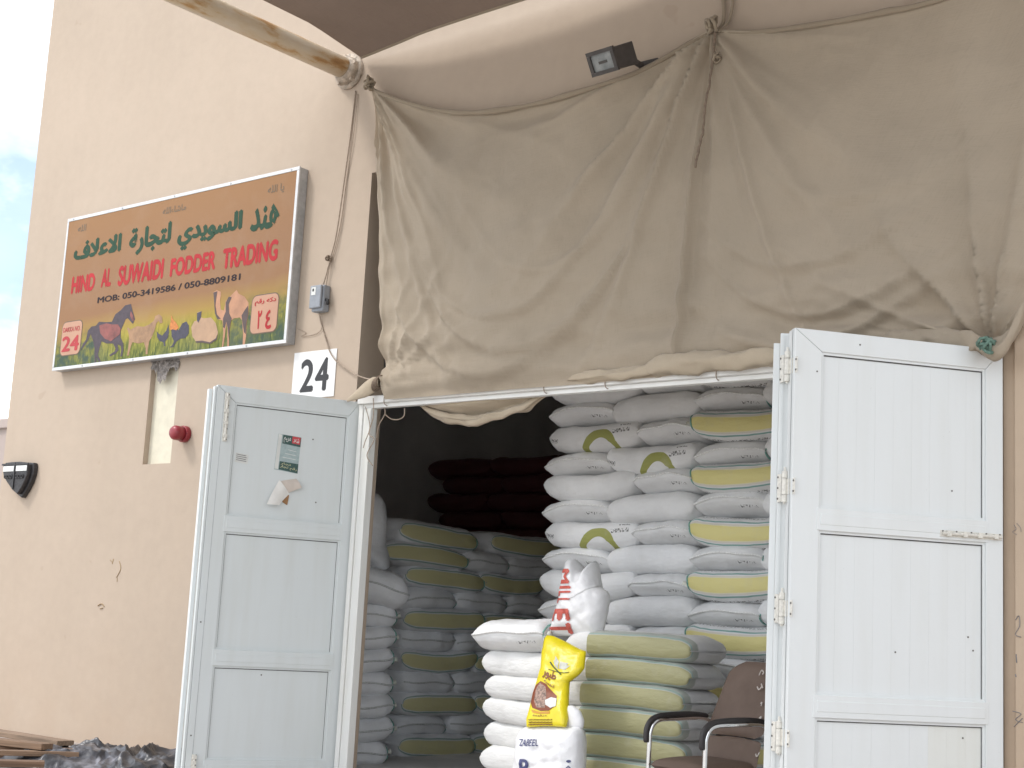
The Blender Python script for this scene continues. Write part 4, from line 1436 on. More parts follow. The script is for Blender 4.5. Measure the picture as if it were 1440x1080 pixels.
# tapered housing behind the front frame
fa = [o3 + fx * sx_ * hw + fy * sy_ * hh for sx_, sy_ in ((-1, -1), (1, -1), (1, 1), (-1, 1))]
fb = [o3 - fz * dp + fx * sx_ * hw * .96 + fy * (sy_ * hh * .95 - (.02 if sy_ < 0 else 0)) for sx_, sy_ in ((-1, -1), (1, -1), (1, 1), (-1, 1))]
k = len(b.v)
b.v += fa + fb
b.f += [(0, 1, 2, 3), (7, 6, 5, 4), (0, 4, 5, 1), (1, 5, 6, 2), (2, 6, 7, 3), (3, 7, 4, 0)]
b.mi += [0] * 6
obj('housing', b, m_flood, fl, bevel=.006)
b = MB()
fw_ = .026
for (a0, a1, c0_, c1_) in ((-hw - .01, hw + .01, hh - fw_ + .01, hh + .01), (-hw - .01, hw + .01, -hh - .01, -hh + fw_ - .01), (-hw - .01, -hw + fw_ - .01, -hh + fw_ - .009, hh - fw_ + .009), (hw - fw_ + .01, hw + .01, -hh + fw_ - .009, hh - fw_ + .009)):
    b.obox(o3 + fx * a0 + fy * c0_ + fz * .001, fx * (a1 - a0), fy * (c1_ - c0_), fz * .022)
obj('front_frame', b, m_flood, fl)
b = MB()
b.obox(o3 - fx * (hw - fw_ + .012) - fy * (hh - fw_ + .012) + fz * .003, fx * 2 * (hw - fw_ + .012), fy * 2 * (hh - fw_ + .012), fz * .006)
obj('glass', b, m_fglass, fl)
b = MB()
b.obox(o3 - fx * .035 - fy * .012 + fz * .0095, fx * .07, fy * .018, fz * .004)
obj('tube_lamp', b, m_flood, fl)
b = MB()
be = o3 - fz * dp
b.tube([be, Vector((be.x + .02, WY - .002, be.z - .03))], .022, 8)
b.box(be.x - .05, be.x + .09, WY - .012, WY - .001, be.z - .10, be.z + .05)
obj('bracket', b, m_flood, fl)

# ================================================================== SACKS
def sack_shape(L_, W_, H_, seed, kind):
    rr = random.Random(seed)
    sd_ = rr.uniform(0, 100)
    nx = {'seamed': 1.9, 'boxy': 4.0, 'halfband': 3.6, 'banded': 3.3}.get(kind, 3.1)
    px = {'seamed': 10.0, 'boxy': 13.0, 'halfband': 10.0, 'banded': 9.0}.get(kind, 9.5)
    ph = {'seamed': .40, 'boxy': .45, 'halfband': .45}.get(kind, .46)
    wt = {'seamed': .10, 'boxy': .03, 'halfband': .07}.get(kind, .16)
    mb = MB()
    nu, nv = 30, 26
    sag = rr.uniform(.004, .018)
    bend = rr.uniform(-.022, .022)
    def fn(u, v):
        tt = 2 * u - 1
        t_ = math.copysign(1 - (1 - abs(tt)) ** 1.5, tt)
        h = H_ / 2 * max(.0, 1 - abs(t_) ** px) ** ph + .006
        w_ = W_ / 2 * (1 - wt * abs(t_) ** 4)
        a = v * 2 * math.pi
        ca, sa = math.cos(a), math.sin(a)
        y = -w_ * math.copysign(abs(ca) ** (2 / nx), ca)
        z = h * math.copysign(abs(sa) ** (2 / max(nx, 2.2)), sa)
        if kind == 'seamed':
            z += .022 * max(0, ca) ** 2 * (1 - abs(t_) ** 8)
        wr = fbm(t_ * 1.6 + sd_, y * 3.5, z * 4 + sd_, 3)
        wr2 = fbm(t_ * 6 + sd_, math.cos(a) * 1.1 + math.sin(a) * .7, sd_, 3)
        wr3 = fbm(t_ * 3 + sd_, math.cos(a) * 5, math.sin(a) * 5 + sd_, 3) * abs(t_) ** 6
        k = 1 + .10 * wr + .06 * wr2 * (.5 + abs(t_) ** 2) + .16 * wr3
        ed = math.sin(a * 7 + sd_) * .05 * abs(t_) ** 5
        x = t_ * L_ / 2 * (1 + .025 * math.cos(2 * a + sd_) * abs(t_) ** 4)
        return (x, y * (1 + .05 * wr) , z * (k + ed) - sag * (1 - t_ * t_) * (1 if z < 0 else .3) + bend * (t_ * t_ * 2 - .7))
    mb.grid(nu, nv, fn, wrap=True)
    # uv: the seam quad must close at v = 1, so uvs are per loop
    body = bpy.data.meshes.new('body')
    mb.f += [tuple(range(nv - 1, -1, -1))[::-1], tuple(nu * nv + j for j in range(nv))[::-1]]
    body.from_pydata([tuple(v) for v in mb.v], [], mb.f)
    ul = body.uv_layers.new(name='UVMap')
    for p in body.polygons:
        js = [(body.loops[li].vertex_index % nv) for li in p.loop_indices]
        for li, j in zip(p.loop_indices, js):
            i = body.loops[li].vertex_index // nv
            jj = j + nv if (j == 0 and max(js) == nv - 1 and len(js) == 4) else j
            ul.data[li].uv = (i / nu, jj / nv)
    body.polygons.foreach_set('use_smooth', [True] * len(body.polygons))
    front = [Vector(fn(u / 24, 0)) for u in range(1, 24)]
    return body, front, fn
SACKS = {}
def sack_meshes(kind, L_, W_, H_, var):
    key = (kind, round(L_, 2), round(W_, 2), round(H_, 2), var)
    if key in SACKS:
        return SACKS[key]
    body, front, fn = sack_shape(L_, W_, H_, hash(key[1:]) % 1000 + var * 17 + len(kind), 'banded' if kind == 'olive' else kind)
    body.materials.append(m_sack[kind if kind in m_sack else 'plain'])
    rr = random.Random(var + int(L_ * 100))
    seam = None
    if kind in ('seamed', 'greyseam'):
        mb = MB()
        ph = rr.uniform(0, 6)
        mb.tube([p + Vector((0, -.004, .006 * math.sin(i * .55 + ph))) for i, p in enumerate(front)], .009, 6, flat=1)
        seam = mb.mesh('seam', m_seam if kind == 'seamed' else m_seamg, True)
    x = L_ / 2
    yy = -W_ * .36
    earm, tiem = {}, {}
    for s_ in (-1, 1):
        ear = MB()
        ear.tube([(s_ * (x - .03), yy, 0), (s_ * (x + .006), yy - .008, .004), (s_ * (x + .034), yy - .016, .012)], [.030, .014, .022], 7)
        earm[s_] = ear.mesh('ear', m_tuft, True)
        tie = MB()
        tie.tube([Vector(fn(.5 + s_ * (.455 + .008 * math.sin(i * .9)), i / 30)) * 1.0 + Vector((0, -.003 * math.cos(i / 30 * 6.283), .004 * math.sin(i / 30 * 6.283))) for i in range(31)], .0065, 5, cap=False)
        tiem[s_] = tie.mesh('tie', m_tie, True)
    SACKS[key] = (body, seam, earm, tiem)
    return SACKS[key]
def sack(label, kind, L_, W_, H_, c, rz=0, var=0, ear=0, group=None, tilt=0, roll=0, mk=None):
    """c: middle of the sack's front face"""
    body, seam, earm, tiem = sack_meshes(kind, L_, W_, H_, var)
    if mk:
        body = body
    back = Vector((0, W_ / 2, 0))
    back.rotate(Matrix.Rotation(rz, 4, 'Z'))
    c = Vector(c) + back
    o = bpy.data.objects.new('feed_sack', None)
    o.empty_display_size = .1
    o.location = c
    o.rotation_euler = (roll, tilt, rz)
    C.objects.link(o)
    tag(o, label, 'sack', group)
    parts = [('sack_body', body)]
    if seam:
        parts.append(('seam', seam))
    if ear:
        parts += [('ear', earm[ear]), ('tie', tiem[ear])]
    for nm, me in parts:
        ch = bpy.data.objects.new(nm, me)
        C.objects.link(ch)
        ch.parent = o
    return o
m_sack['greyseam'] = m_sack['grey']
ORD = ['topmost', 'second', 'third', 'fourth', 'fifth', 'sixth', 'seventh', 'eighth', 'ninth', 'tenth', 'eleventh', 'twelfth', 'thirteenth', 'fourteenth', 'fifteenth', 'sixteenth', 'seventeenth']
DESC = {'plain': 'plain white', 'seamed': 'white end-seamed', 'banded': 'yellow-banded', 'printed': 'white olive-printed', 'grey': 'plain grey', 'greyseam': 'grey end-seamed', 'olive': 'olive-banded grey', 'halfband': 'half olive-banded', 'boxy': 'square-ended white'}
# tall stack at the right of the doorway
YS = 9.4
G1 = 'sacks in the tall white stack'
for i in range(0, 16):                     # 0 is the one under the lintel
    zl = 3.152 - (i - 1) * .1955
    zr = 3.205 - (i - 1) * .1985
    def zat(x):
        return zl + (zr - zl) * (x + 7.12) / 1.45 + R.uniform(-.006, .006)
    if i % 2:
        spec = [(-7.405, -6.80, 'seamed'), (-6.795, -6.01, 'printed' if i == 3 else 'plain'), (-6.005, -5.43, 'seamed'), (-5.425, -4.60, 'plain')]
    else:
        spec = [(-7.400, -6.545, 'printed' if i in (2, 6) else 'plain'), (-6.535, -6.015, 'seamed'), (-6.02, -5.17, 'banded'), (-5.165, -4.62, 'seamed')]
    cn = ['at its far end', 'in its second column', 'in its third column', 'at its near end by the hinges']
    for k, (xa_, xb_, kd) in enumerate(spec):
        xm = (xa_ + xb_) / 2
        ln = xb_ - xa_
        zc = zat(xm)
        if i >= 9 and k >= 2:
            zc -= .0
        wd = .86 if kd == 'seamed' else .50
        yj = R.uniform(-.025, .02)
        hgt_ = .222 if kd != 'seamed' else .215
        sack(f'{DESC[kd]} sack {cn[k]}, {ORD[i]} layer of tall white stack', kd, round(ln + .035, 2), wd, hgt_, (xm + R.uniform(-.012, .012), YS + yj - (.03 if kd == 'banded' else 0), zc),
             R.uniform(-.03, .03), (i * 3 + k) % 3, ear=((1 if kd == 'seamed' else -1) if k == 2 else 0), group=G1, tilt=-.02 + R.uniform(-.035, .035), roll=R.uniform(-.06, .06))
# near column just inside the far post
G2 = 'sacks in the near grey column'
for k in range(7):
    z = .325 + .193 * k
    sack(f'grey end-seamed sack in the column beside the door post, {ORD[7 - k]} layer down', 'greyseam', .66, .80, .215, (-9.05 + R.uniform(-.02, .02), 9.10 + R.uniform(-.02, .02), z), 1.12 + R.uniform(-.05, .05), k % 3, ear=1, group=G2, tilt=R.uniform(-.015, .03))
sack('slumped grey sack lying tilted on top of the column beside the door post', 'greyseam', .70, .70, .30, (-8.98, 9.10, 1.735), 1.05, 1, group=G2, tilt=.16)
# grey and olive stack running back along the far side
G3 = 'sacks in the grey stack along the far side'
XS = -9.4
for k in range(10):
    z = .318 + .193 * k
    cnl = ['in front', 'in the middle', 'at the back']
    if k % 2 == 0:
        sp_ = [(10.02, 11.06, 'olive'), (11.07, 12.06, 'olive'), (12.07, 13.0, 'olive')]
    else:
        sp_ = [(10.04, 10.74, 'greyseam'), (10.75, 11.42, 'greyseam'), (11.43, 12.08, 'greyseam'), (12.09, 12.75, 'greyseam')]
        cnl = ['in front', 'second from the front', 'third from the front', 'at the back']
    if k == 9:
        sp_ = [(9.66, 10.78, 'olive'), (10.80, 11.45, 'greyseam'), (11.46, 12.2, 'greyseam')]
        cnl = ['in front', 'in the middle', 'at the back']
    for q, (ya, yb, kd) in enumerate(sp_):
        ym = (ya + yb) / 2
        sack(f'{DESC[kd]} sack {cnl[q]}, {ORD[10 - k]} layer of the dim far stack', kd, round(yb - ya + .03, 2), .86 if kd == 'greyseam' else .55, .222,
             (XS + R.uniform(-.03, .03) + (.03 if kd == 'olive' else 0), ym, z), math.pi / 2 + R.uniform(-.05, .05), (k + q) % 3, ear=1, group=G3, tilt=R.uniform(-.03, .03))
sack('olive-banded grey sack lying topmost in front on the dim stack along the far side', 'olive', 1.14, .60, .25, (XS + .02, 10.42, 2.245), math.pi / 2 + .06, 1, ear=1, group=G3, tilt=.03)
sack('olive-banded grey sack topmost at the back of the dim stack along the far side', 'olive', 1.05, .60, .23, (XS, 11.75, 2.26), math.pi / 2 - .03, 2, ear=1, group=G3)
# low stack in the middle of the doorway
G4 = 'sacks in the low front stack'
for k in range(7):
    z = FZ + .087 + .171 * k
    if k < 6:
        sack(f'square-ended white sack in the low front stack, {ORD[6 - k]} layer', 'boxy', .70, .50, .178, (-6.84 + R.uniform(-.02, .02), 8.52 + R.uniform(-.03, .02), z), R.uniform(-.03, .03), k % 3, group=G4)
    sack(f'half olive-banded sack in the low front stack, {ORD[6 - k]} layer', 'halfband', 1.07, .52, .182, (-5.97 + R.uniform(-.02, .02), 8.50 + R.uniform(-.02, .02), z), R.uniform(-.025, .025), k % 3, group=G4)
sack('puffed white seamed sack capping the low front stack beside the millet bag', 'seamed', .62, .58, .24, (-6.93, 8.42, FZ + .10 + .171 * 6 + .015), .10, 2, ear=1, group=G4, tilt=-.05)
# dark red sacks deep in the store
G5 = 'maroon sacks at the back of the store'
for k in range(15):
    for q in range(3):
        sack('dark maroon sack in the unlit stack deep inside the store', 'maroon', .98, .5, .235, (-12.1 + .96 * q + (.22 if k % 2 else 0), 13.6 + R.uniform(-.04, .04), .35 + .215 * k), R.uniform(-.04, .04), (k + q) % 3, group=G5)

# ------------------------------------------------------------------ standing bags made from an outline
class Bag:
    def __init__(s, outline, yfn, thick, n=96, rings=22, pw=2.4, ex=.6, rough=.0, seed=0):
        s.o = [Vector(p) for p in outline]
        s.yfn = yfn
        s.c = sum((p for p in s.o), Vector((0, 0))) / len(s.o)
        s.T = thick
        s.pw, s.ex = pw, ex
        s.rough, s.seed = rough, seed
        s.n, s.rings = n, rings
    def edge(s, ang):
        d = Vector((math.cos(ang), math.sin(ang)))
        best = None
        m = len(s.o)
        for i in range(m):
            a, b_ = s.o[i] - s.c, s.o[(i + 1) % m] - s.c
            e_ = b_ - a
            den = d.x * e_.y - d.y * e_.x
            if abs(den) < 1e-9:
                continue
            t_ = (a.x * e_.y - a.y * e_.x) / den
            u_ = (a.x * d.y - a.y * d.x) / den
            if t_ > 0 and -1e-6 <= u_ <= 1 + 1e-6 and (best is None or t_ > best):
                best = t_
        return best or 1
    def point(s, p, off=0, side=1):
        v = p - s.c
        r = v.length / s.edge(math.atan2(v.y, v.x)) if v.length > 1e-6 else 0
        r = min(1, r)
        h = s.T / 2 * (1 - r ** s.pw) ** s.ex + .004
        h += s.rough * fbm(p.x * .06 + s.seed, p.y * .06, s.seed, 2) * (1 - r ** 4)
        q = W(p.x, p.y, s.yfn(p.x, p.y))
        return q + Vector((0, -(h + off) * side, 0))
    def body(s, m, name, parent):
        mb = MB()
        for side in (1, -1):
            base = len(mb.v)
            mb.v.append(s.point(s.c, 0, side))
            for k in range(1, s.rings + 1):
                rr = (k / s.rings) ** .8
                for j in range(s.n):
                    a = 2 * math.pi * j / s.n
                    p = s.c + Vector((math.cos(a), math.sin(a))) * s.edge(a) * rr * .999
                    mb.v.append(s.point(p, 0, side))
            for j in range(s.n):
                j2 = (j + 1) % s.n
                f = (base, base + 1 + j, base + 1 + j2)
                mb.f.append(f if side == 1 else f[::-1])
                for k in range(s.rings - 1):
                    a0 = base + 1 + k * s.n
                    f = (a0 + j, a0 + s.n + j, a0 + s.n + j2, a0 + j2)
                    mb.f.append(f if side == 1 else f[::-1])
        # rim between the two sheets
        h = len(mb.v) // 2
        for j in range(s.n):
            j2 = (j + 1) % s.n
            a0 = 1 + (s.rings - 1) * s.n
            mb.f.append((a0 + j, h + a0 + j, h + a0 + j2, a0 + j2))
        mb.mi = [0] * len(mb.f)
        o = obj(name, mb, m, parent, True)
        return o
    def patch(s, pts, m, name, parent, off=.003, rings=6):
        P = [Vector(p) for p in pts]
        # denser outline
        Q = []
        for i in range(len(P)):
            a, b_ = P[i], P[(i + 1) % len(P)]
            for k in range(3):
                Q.append(a.lerp(b_, k / 3))
        c = sum(Q, Vector((0, 0))) / len(Q)
        mb = MB()
        mb.v.append(s.point(c, off))
        for k in range(1, rings + 1):
            for q in Q:
                mb.v.append(s.point(c.lerp(q, k / rings), off))
        n = len(Q)
        for j in range(n):
            j2 = (j + 1) % n
            mb.f.append((0, 1 + j, 1 + j2))
            for k in range(rings - 1):
                a0 = 1 + k * n
                mb.f.append((a0 + j, a0 + n + j, a0 + n + j2, a0 + j2))
        mb.mi = [0] * len(mb.f)
        return obj(name, mb, m, parent, True)
    def text(s, body, ll, lr, ul, m, parent, bold=0, off=.006, name='lettering', ur=None):
        ll, lr, ul = Vector(ll), Vector(lr), Vector(ul)
        ur = Vector(ur) if ur else lr + ul - ll
        return mapped(finer(text_flat(body, bold), .11), lambda a, c: s.point((ll * (1 - a) + lr * a) * (1 - c) + (ul * (1 - a) + ur * a) * c, off), name, m, parent)
m_poly = pbr('white_poly_sack', (.76, .76, .77), .45, .06, 9, .35, 14, vec='pos', bdist=.02)
m_yel = pbr('yellow_film', (.72, .60, .015), .32, .08, 10, .35, 12, vec='pos', bdist=.02)
m_navy = pbr('navy_print', (.060, .065, .17), .5)
m_redt = pbr('red_print', (.50, .10, .075), .6, .25, 40)
m_maro = pbr('brown_print', (.22, .055, .02), .5, .2, 60)
m_white_p = pbr('white_print', (.72, .72, .70), .5)
def zz(lst, ox, oy, k):
    return [(ox + x * k, oy + y * k) for x, y in lst]
# white bag standing at the front
Z5 = lambda l: zz(l, 720, 990, .08333)
zb = thing('standing_bag', 'white feed bag with navy lettering standing at the front under the yellow bag', 'bag', W(775, 1190, 8.1))
zbag = Bag([(731, 1034), (736, 1024), (745, 1020.5), (770, 1020), (797, 1021), (818, 1023), (821, 1040), (820, 1080), (818, 1140), (812, 1176), (780, 1182), (740, 1180), (724, 1172), (722, 1130), (726, 1080)], lambda x, y: 8.12 - .0004 * (y - 1020), .26, pw=3.2, ex=.5, rough=.025, seed=3)
zbag.body(m_poly, 'bag_body', zb)
zflap = Bag([(797, 1024), (798, 992), (806, 992), (816, 1000), (821, 1014), (820, 1024), (808, 1028)], lambda x, y: 8.13, .06, n=40, rings=8)
zflap.body(m_poly, 'bag_mouth', zb)
zbag.text('ZABEEL', (745, 1048), (772.5, 1048.4), (745, 1038.6), m_navy, zb, .014)
zbag.text('R', (746.5, 1092), (764, 1092), (747.5, 1066.5), m_navy, zb, .02)
for k, yy in enumerate((1068, 1076, 1083)):
    zbag.text('\u2022ATK'[k], (809, yy + 4), (814, yy + 4), (809, yy), m_navy, zb, .02)
# yellow bag
yb_ = thing('seed_bag', 'shiny yellow bag of bird seed with a white flower leaning on the white stack', 'bag', W(775, 1020, 8.1))
Z3 = lambda l: zz(l, 735, 885, .12970)
ybag = Bag(Z3([(250, 60), (330, 70), (470, 135), (600, 205), (685, 240), (665, 420), (610, 490), (500, 575), (492, 700), (480, 1060), (250, 1050), (25, 1065), (70, 900), (120, 700), (160, 560), (205, 400), (215, 240)]), lambda x, y: 8.06 + max(0, (1020 - y)) * .0022, .095, rough=.012, seed=8, pw=3.6)
ybag.body(m_yel, 'bag_body', yb_)
ybag.patch(Z3([(245, 560), (310, 590), (375, 680), (415, 720), (400, 830), (330, 880), (240, 885), (150, 850), (118, 790), (135, 690), (180, 610)]), m_maro, 'picture_print', yb_, .003)
seedm = pbr('seed_print', (.30, .20, .16), .6, .75, 55)
ybag.patch(Z3([(240, 580), (300, 620), (310, 760), (290, 850), (200, 845), (170, 780), (190, 660)]), seedm, 'seed_print', yb_, .0045)
ybag.patch(Z3([(300, 765), (360, 735), (415, 750), (410, 830), (350, 850), (300, 815)]), m_white_p, 'picture_print', yb_, .0060)
ybag.patch(Z3([(135, 870), (240, 895), (340, 885), (330, 915), (230, 915), (150, 905)]), pbr('orange_print', (.60, .30, .03), .5), 'picture_print', yb_, .003)
m_flow = pbr('flower_print', (.55, .55, .48), .5, .2, 40)
for pet in ([(430, 430), (395, 360), (405, 290), (450, 350)], [(440, 430), (460, 350), (540, 370), (500, 420)], [(430, 435), (400, 400), (385, 330), (425, 370)], [(450, 425), (490, 390), (560, 395), (500, 440)]):
    ybag.patch(Z3(pet), m_flow, 'flower_print', yb_, .003, 3)
def stroke(bag, pts, wd, m, parent, name, off=.0045):
    P = catmull([(x, y, 0) for x, y in pts], 4 * len(pts))
    mb = MB()
    mb.tube([bag.point(Vector((p.x, p.y)), off) for p in P], wd, 5, flat=.4)
    return obj(name, mb, m, parent, True)
stroke(ybag, Z3([(350, 355), (385, 410), (430, 455), (465, 490)]), .006, m_stg, yb_, 'stem_print')
stroke(ybag, Z3([(320, 430), (400, 455), (480, 470), (550, 465)]), .004, m_stg, yb_, 'stem_print')
ybag.text('\uFEAD\uFEEE\uFEF4\uFEC3', Z3([(265, 520)])[0], Z3([(405, 580)])[0], Z3([(285, 400)])[0], m_maro, yb_, .03)
ybag.text('\uFEEA\uFEE4\uFECC\uFEC3\uFE83', Z3([(285, 560)])[0], Z3([(385, 640)])[0], Z3([(300, 530)])[0], m_maro, yb_, .02)
ybag.text('\uFE94\uFECB\uFEEE\uFED3\uFEAE\uFEE3', Z3([(150, 945)])[0], Z3([(305, 945)])[0], Z3([(150, 920)])[0], m_maro, yb_, .02)
for k, yy in enumerate((975, 1003, 1028)):
    stroke(ybag, Z3([(100 - 4 * k + 18 * j, yy + 5 * (j % 2)) for j in range(15)]), .0042 + .001 * k, m_maro, yb_, 'small_print')
# pale inner strip along the folded side
ybag.patch(Z3([(235, 70), (255, 75), (250, 200), (225, 235), (222, 210)]), m_white_p, 'torn_edge', yb_, .003, 3)
# millet bag
mb_ = thing('millet_bag', 'crumpled white bag with red vertical lettering sitting on top of the low front stack', 'bag', W(817, 892, 8.62))
Z4 = lambda l: zz(l, 760, 775, .12035)
mbag = Bag(Z4([(330, 95), (385, 88), (425, 110), (448, 190), (470, 240), (560, 250), (605, 205), (620, 130), (640, 112), (655, 200), (672, 330), (690, 415), (765, 470), (790, 520), (780, 640), (745, 820), (712, 950), (690, 1005), (420, 995), (125, 990), (150, 880), (190, 760), (235, 590), (270, 420), (295, 250)]), lambda x, y: 8.62 + max(0, 892 - y) * .0012,   .24, rough=.022, seed=5, pw=3.0, n=120, rings=26)
mbag.body(m_poly, 'bag_body', mb_)
mfold = catmull([(x, y, 0) for x, y in Z4([(448, 560), (520, 535), (600, 480), (690, 418)])], 16)
mb = MB()
mb.tube([mbag.point(Vector((p.x, p.y)), -.002) for p in mfold], .010, 6)
obj('fold', mb, m_poly, mb_, True)
# MILLET runs downwards, letter tops to the right
for ch, y0_, y1_ in (('M', 801, 822), ('I', 825, 829), ('L', 832, 839), ('L', 842, 849), ('E', 857, 874), ('T', 876.5, 892)):
    def lx_(y):
        return 780 + (892 - y) * .235
    def rx_(y):
        return 812.5 + (892 - y) * .09 if y > 830 else 818 - (830 - y) * .19
    # reading direction is down, letter up is to the right
    mbag.text(ch, (lx_(y0_), y0_), (lx_(y1_), y1_), (rx_(y0_), y0_), m_redt, mb_, .05, ur=(rx_(y1_), y1_))
# upright white sack just inside the far post
ws = thing('standing_bag', 'half hidden upright white sack just inside the scuffed door post', 'bag', W(522, 792, 9.2))
wbag = Bag([(470, 700), (520, 690), (536, 697), (539, 730), (536, 770), (545, 800), (520, 812), (470, 810)], lambda x, y: 9.45, .3, n=48)
wbag.body(m_sack['grey'], 'bag_body', ws)

# ================================================================== CHAIR
CX, CYB = -4.86, 8.22
CROT = math.radians(-15)
ch = thing('office_chair', 'brown office chair with black arm pads on chrome arms in the doorway', 'chair', (CX, CYB, FZ), None, CROT)
t = NT('brown_upholstery')
p = t.pos()
t.color(t.ramp(t.noise(p, 5, 5), [(.3, (.105, .070, .052)), (.7, (.145, .100, .076))]))
t.b.inputs['Roughness'].default_value = .7
t.bump(t.noise(p, 160, 3), .15, .004)
m_seat = t.m
zs_ = FZ + .43
def padf(zlo_, zhi_, wlo, whi, ylo, yhi, th_, rc):
    """a rounded upholstered pad in a leaning plane"""
    mb = MB()
    nu, nv = 20, 20
    def fr_(side):
        def fn(u, v):
            w_ = wlo + (whi - wlo) * v
            top = 1 - (max(0, v - (1 - rc)) / rc) ** 2.5 * .55 if v > 1 - rc else 1
            bt = 1 - (max(0, rc * .4 - v) / (rc * .4)) ** 2.5 * .25 if v < rc * .4 else 1
            x = CX + (u - .5) * w_ * top * bt
            z = zlo_ + (zhi_ - zlo_) * v
            y = ylo + (yhi - ylo) * v
            e_ = (1 - abs(2 * u - 1) ** 6) ** .5 * (1 - abs(2 * v - 1) ** 8) ** .5
            cur = .035 * (2 * u - 1) ** 2
            return (x, y - cur - side * th_ / 2 * e_, z)
        return fn
    mb.grid(nu, nv, fr_(1))
    k = len(mb.v)
    mb.grid(nu, nv, fr_(-1))
    mb.f[nu * nv:] = [f[::-1] for f in mb.f[nu * nv:]]
    return mb
obj('backrest', padf(FZ + .60, 1.292, .50, .42, CYB, CYB + .19, .06, .22), m_seat, ch, True)
obj('backrest', padf(FZ + .40, FZ + .595, .48, .50, CYB - .04, CYB - .002, .055, .1), m_seat, ch, True)
mb = MB()
def seatf(side):
    def fn(u, v):
        x = CX + (u - .5) * .47
        y = CYB - .04 - v * .48
        e_ = (1 - abs(2 * u - 1) ** 6) ** .5 * (1 - abs(2 * v - 1) ** 6) ** .5
        return (x, y, zs_ + side * .04 * e_ - .02 * v ** 3)
    return fn
mb.grid(16, 16, seatf(1))
mb.grid(16, 16, seatf(-1))
obj('seat', mb, m_seat, ch, True)
for s_ in (-1, 1):
    xx = CX + s_ * .25
    mb = MB()
    path = catmull([(xx, CYB + .02, FZ + .66), (xx, CYB - .06, FZ + .69), (xx, CYB - .28, FZ + .685), (xx, CYB - .43, FZ + .675), (xx, CYB - .49, FZ + .62), (xx, CYB - .50, FZ + .50), (xx, CYB - .50, FZ + .05), (xx, CYB - .46, FZ + .015), (xx, CYB - .2, FZ + .014), (xx, CYB + .05, FZ + .014)], 70)
    mb.tube(path, .0145, 12)
    obj('arm_tube', mb, m_chrome, ch, True)
    mb = MB()
    pp = catmull([(xx, CYB - .02, FZ + .705), (xx, CYB - .15, FZ + .715), (xx, CYB - .36, FZ + .708), (xx, CYB - .475, FZ + .685), (xx, CYB - .525, FZ + .625), (xx, CYB - .527, FZ + .54)], 30)
    mb.tube(pp, [.011] + [.0175] * 28 + [.0175, .012], 10)
    obj('arm_pad', mb, pbr('black_rubber', (.030, .026, .026), .5), ch, True)
mb = MB()
mb.tube([(CX - .25, CYB + .05, FZ + .014), (CX + .25, CYB + .05, FZ + .014)], .0145, 10)
obj('rear_bar', mb, m_chrome, ch, True)
m_chalk = pbr('chalk_marks', (.55, .50, .46), .9)
def chalk(pts):
    mb = MB()
    q = []
    for x, y in pts:
        p = W(x, y, 8.30)
        v = max(0, min(1, (p.z - FZ - .6) / .46))
        p = W(x, y, CYB + .19 * v - .045) - Vector((CX, CYB, 0))
        p.rotate(Matrix.Rotation(-CROT, 4, 'Z'))
        p.y = .19 * v - .045 - .02
        q.append(p + Vector((CX, CYB, 0)))
    mb.tube(catmull(q, 4 * len(q)), .0045, 5)
    obj('chalk_mark', mb, m_chalk, ch, True)
chalk([(1075, 950), (1079, 943), (1083, 946), (1081, 949)])
chalk([(1073, 966), (1076, 970), (1081, 966), (1080, 962), (1083, 968)])
chalk([(1081, 990), (1083, 988), (1082, 993)])
chalk([(1079, 1012), (1083, 1008), (1082, 1014)])
chalk([(1076, 1060), (1078, 1064), (1083, 1058)])

# ================================================================== TIMBER AND TARP
m_wood = []
for k, col in enumerate(((0.216, 0.137, 0.086), (0.173, 0.104, 0.065), (0.259, 0.18, 0.122))):
    t = NT('weathered_timber')
    oc = t.objc()
    mp = t.add('ShaderNodeMapping', Scale=(1.2, 22, 22))
    t.link(oc, mp.inputs[0])
    n_ = t.noise(mp.outputs[0], 2, 6)
    t.color(t.ramp(n_, [(.3, tuple(x * .55 for x in col)), (.55, col), (.8, tuple(x * 1.35 for x in col))]))
    t.b.inputs['Roughness'].default_value = .85
    t.bump(n_, .5, .01)
    m_wood.append(t.m)
GP = 'planks lying by the shop wall'
def plank(label, end, ang, ln, wd, th_, z, m, tilt=0):
    mb = MB()
    # x runs along the plank, away from its seen end
    mb.box(0, ln, -wd / 2, wd / 2, 0, th_)
    o = obj('timber_plank', mb, m, None, bevel=.004, world=False)
    o.location = (end[0], end[1], z)
    o.rotation_euler = (0, tilt, ang)
    return tag(o, label, 'plank', GP)
def pe(px, py, z):
    return WZ(px, py, z)
A_ = math.pi
zA = [FZ + .004, FZ + .044, FZ + .084, FZ + .124]
plank('lowest plank of the pile, lying flat along the wall', pe(104, 1062, zA[0]), A_ + .30, 2.6, .16, .038, zA[0], m_wood[0])
plank('plank of the pile laid crosswise just above the lowest one', pe(112, 1069, zA[1]), A_ + .95, 2.4, .14, .036, zA[1], m_wood[1])
plank('narrow plank pointing away from the wall at the front of the pile', pe(110, 1064, zA[2]), A_ + 1.05, 2.4, .10, .036, zA[2], m_wood[0])
plank('reddish plank crossing the middle of the pile', pe(102, 1060, zA[2]), A_ + .80, 2.4, .12, .036, zA[2] + .001, m_wood[1])
plank('pale plank on top of the pile nearest the wall', pe(92, 1049, zA[3]), A_ - .02, 2.6, .15, .04, zA[3], m_wood[2])
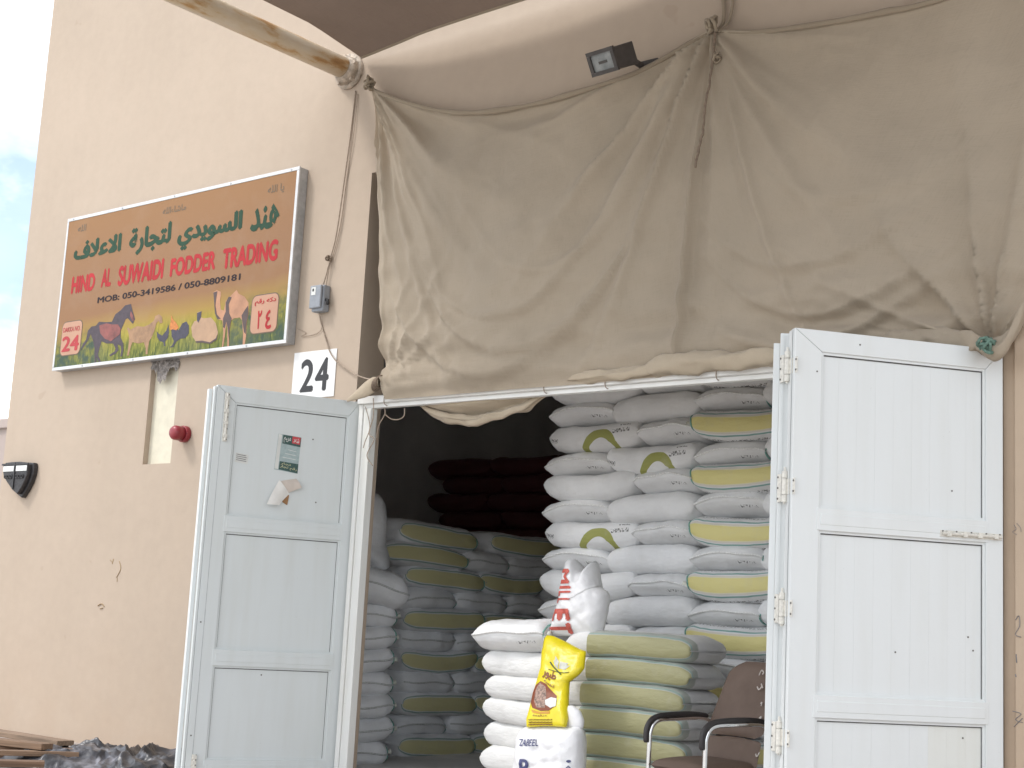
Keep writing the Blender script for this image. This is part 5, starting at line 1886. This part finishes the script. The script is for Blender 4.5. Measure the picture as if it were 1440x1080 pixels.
plank('short broad plank on top of the pile, its sawn end showing', pe(66, 1055, zA[3]), A_ + .22, 1.8, .12, .045, zA[3] + .002, m_wood[0])
plank('dark plank at the very front of the pile, half under the sheet', pe(62, 1079, zA[2]), A_ + 1.0, 2.0, .12, .04, zA[2] + .002, m_wood[1])
tp_c = WZ(175, 1078, FZ)
mb = MB()
rx_ = Vector((.80, .60, 0))
ry_ = Vector((-.60, .80, 0))
def tarp(u, v):
    a, c = (u - .5) * 2.0, (v - .5) * 1.1
    p = tp_c + rx_ * a + ry_ * c
    e_ = max(0, 1 - (2 * u - 1) ** 4) * max(0, 1 - (2 * v - 1) ** 4)
    n1_ = fbm(a * 1.5 + 3, c * 1.9, 1, 3)
    rd = 0
    for q, (sx_, sy_, am) in enumerate(((3.1, 1.1, .085), (1.3, 3.6, .075), (4.6, 4.2, .045), (7.5, 3.0, .028), (3.4, 8.6, .026), (12, 11, .012))):
        ca_, sa_ = math.cos(q * 1.1), math.sin(q * 1.1)
        xx_, yy_ = a * ca_ - c * sa_, a * sa_ + c * ca_
        wx = .35 * noise.noise(Vector((a * 2.2, c * 2.2, q * 3.1)))
        rd += am * (max(0, 1 - 1.9 * abs(noise.noise(Vector((xx_ * sx_ + wx * 3, yy_ * sy_ + wx * 2, q * 7.7))))) ** 2.2)
    pk = math.exp(-((a - .50) ** 2 + (c - .05) ** 2) / .02) * .12
    h = e_ * (.05 + .09 * max(-.3, n1_) + rd * 1.1) + pk
    p.z = FZ + .006 + max(0, h) * .68
    p += rx_ * .04 * fbm(a * 5, c * 5, 11) + ry_ * .04 * fbm(a * 5, c * 5, 15)
    return p
mb.grid(190, 120, tarp)
t = NT('grey_plastic_sheet')
p = t.pos()
t.color(t.ramp(t.noise(p, 4.5, 5), [(.35, (.032, .032, .036)), (.55, (.070, .070, .078)), (.70, (.26, .26, .29))]))
t.b.inputs['Roughness'].default_value = .33
t.bump(t.noise(p, 16, 4), .25, .03)
o = obj('plastic_sheet', mb, t.m, None, True)
tag(o, 'crumpled dark grey plastic sheet heaped on the ground by the open door leaf', 'tarpaulin')
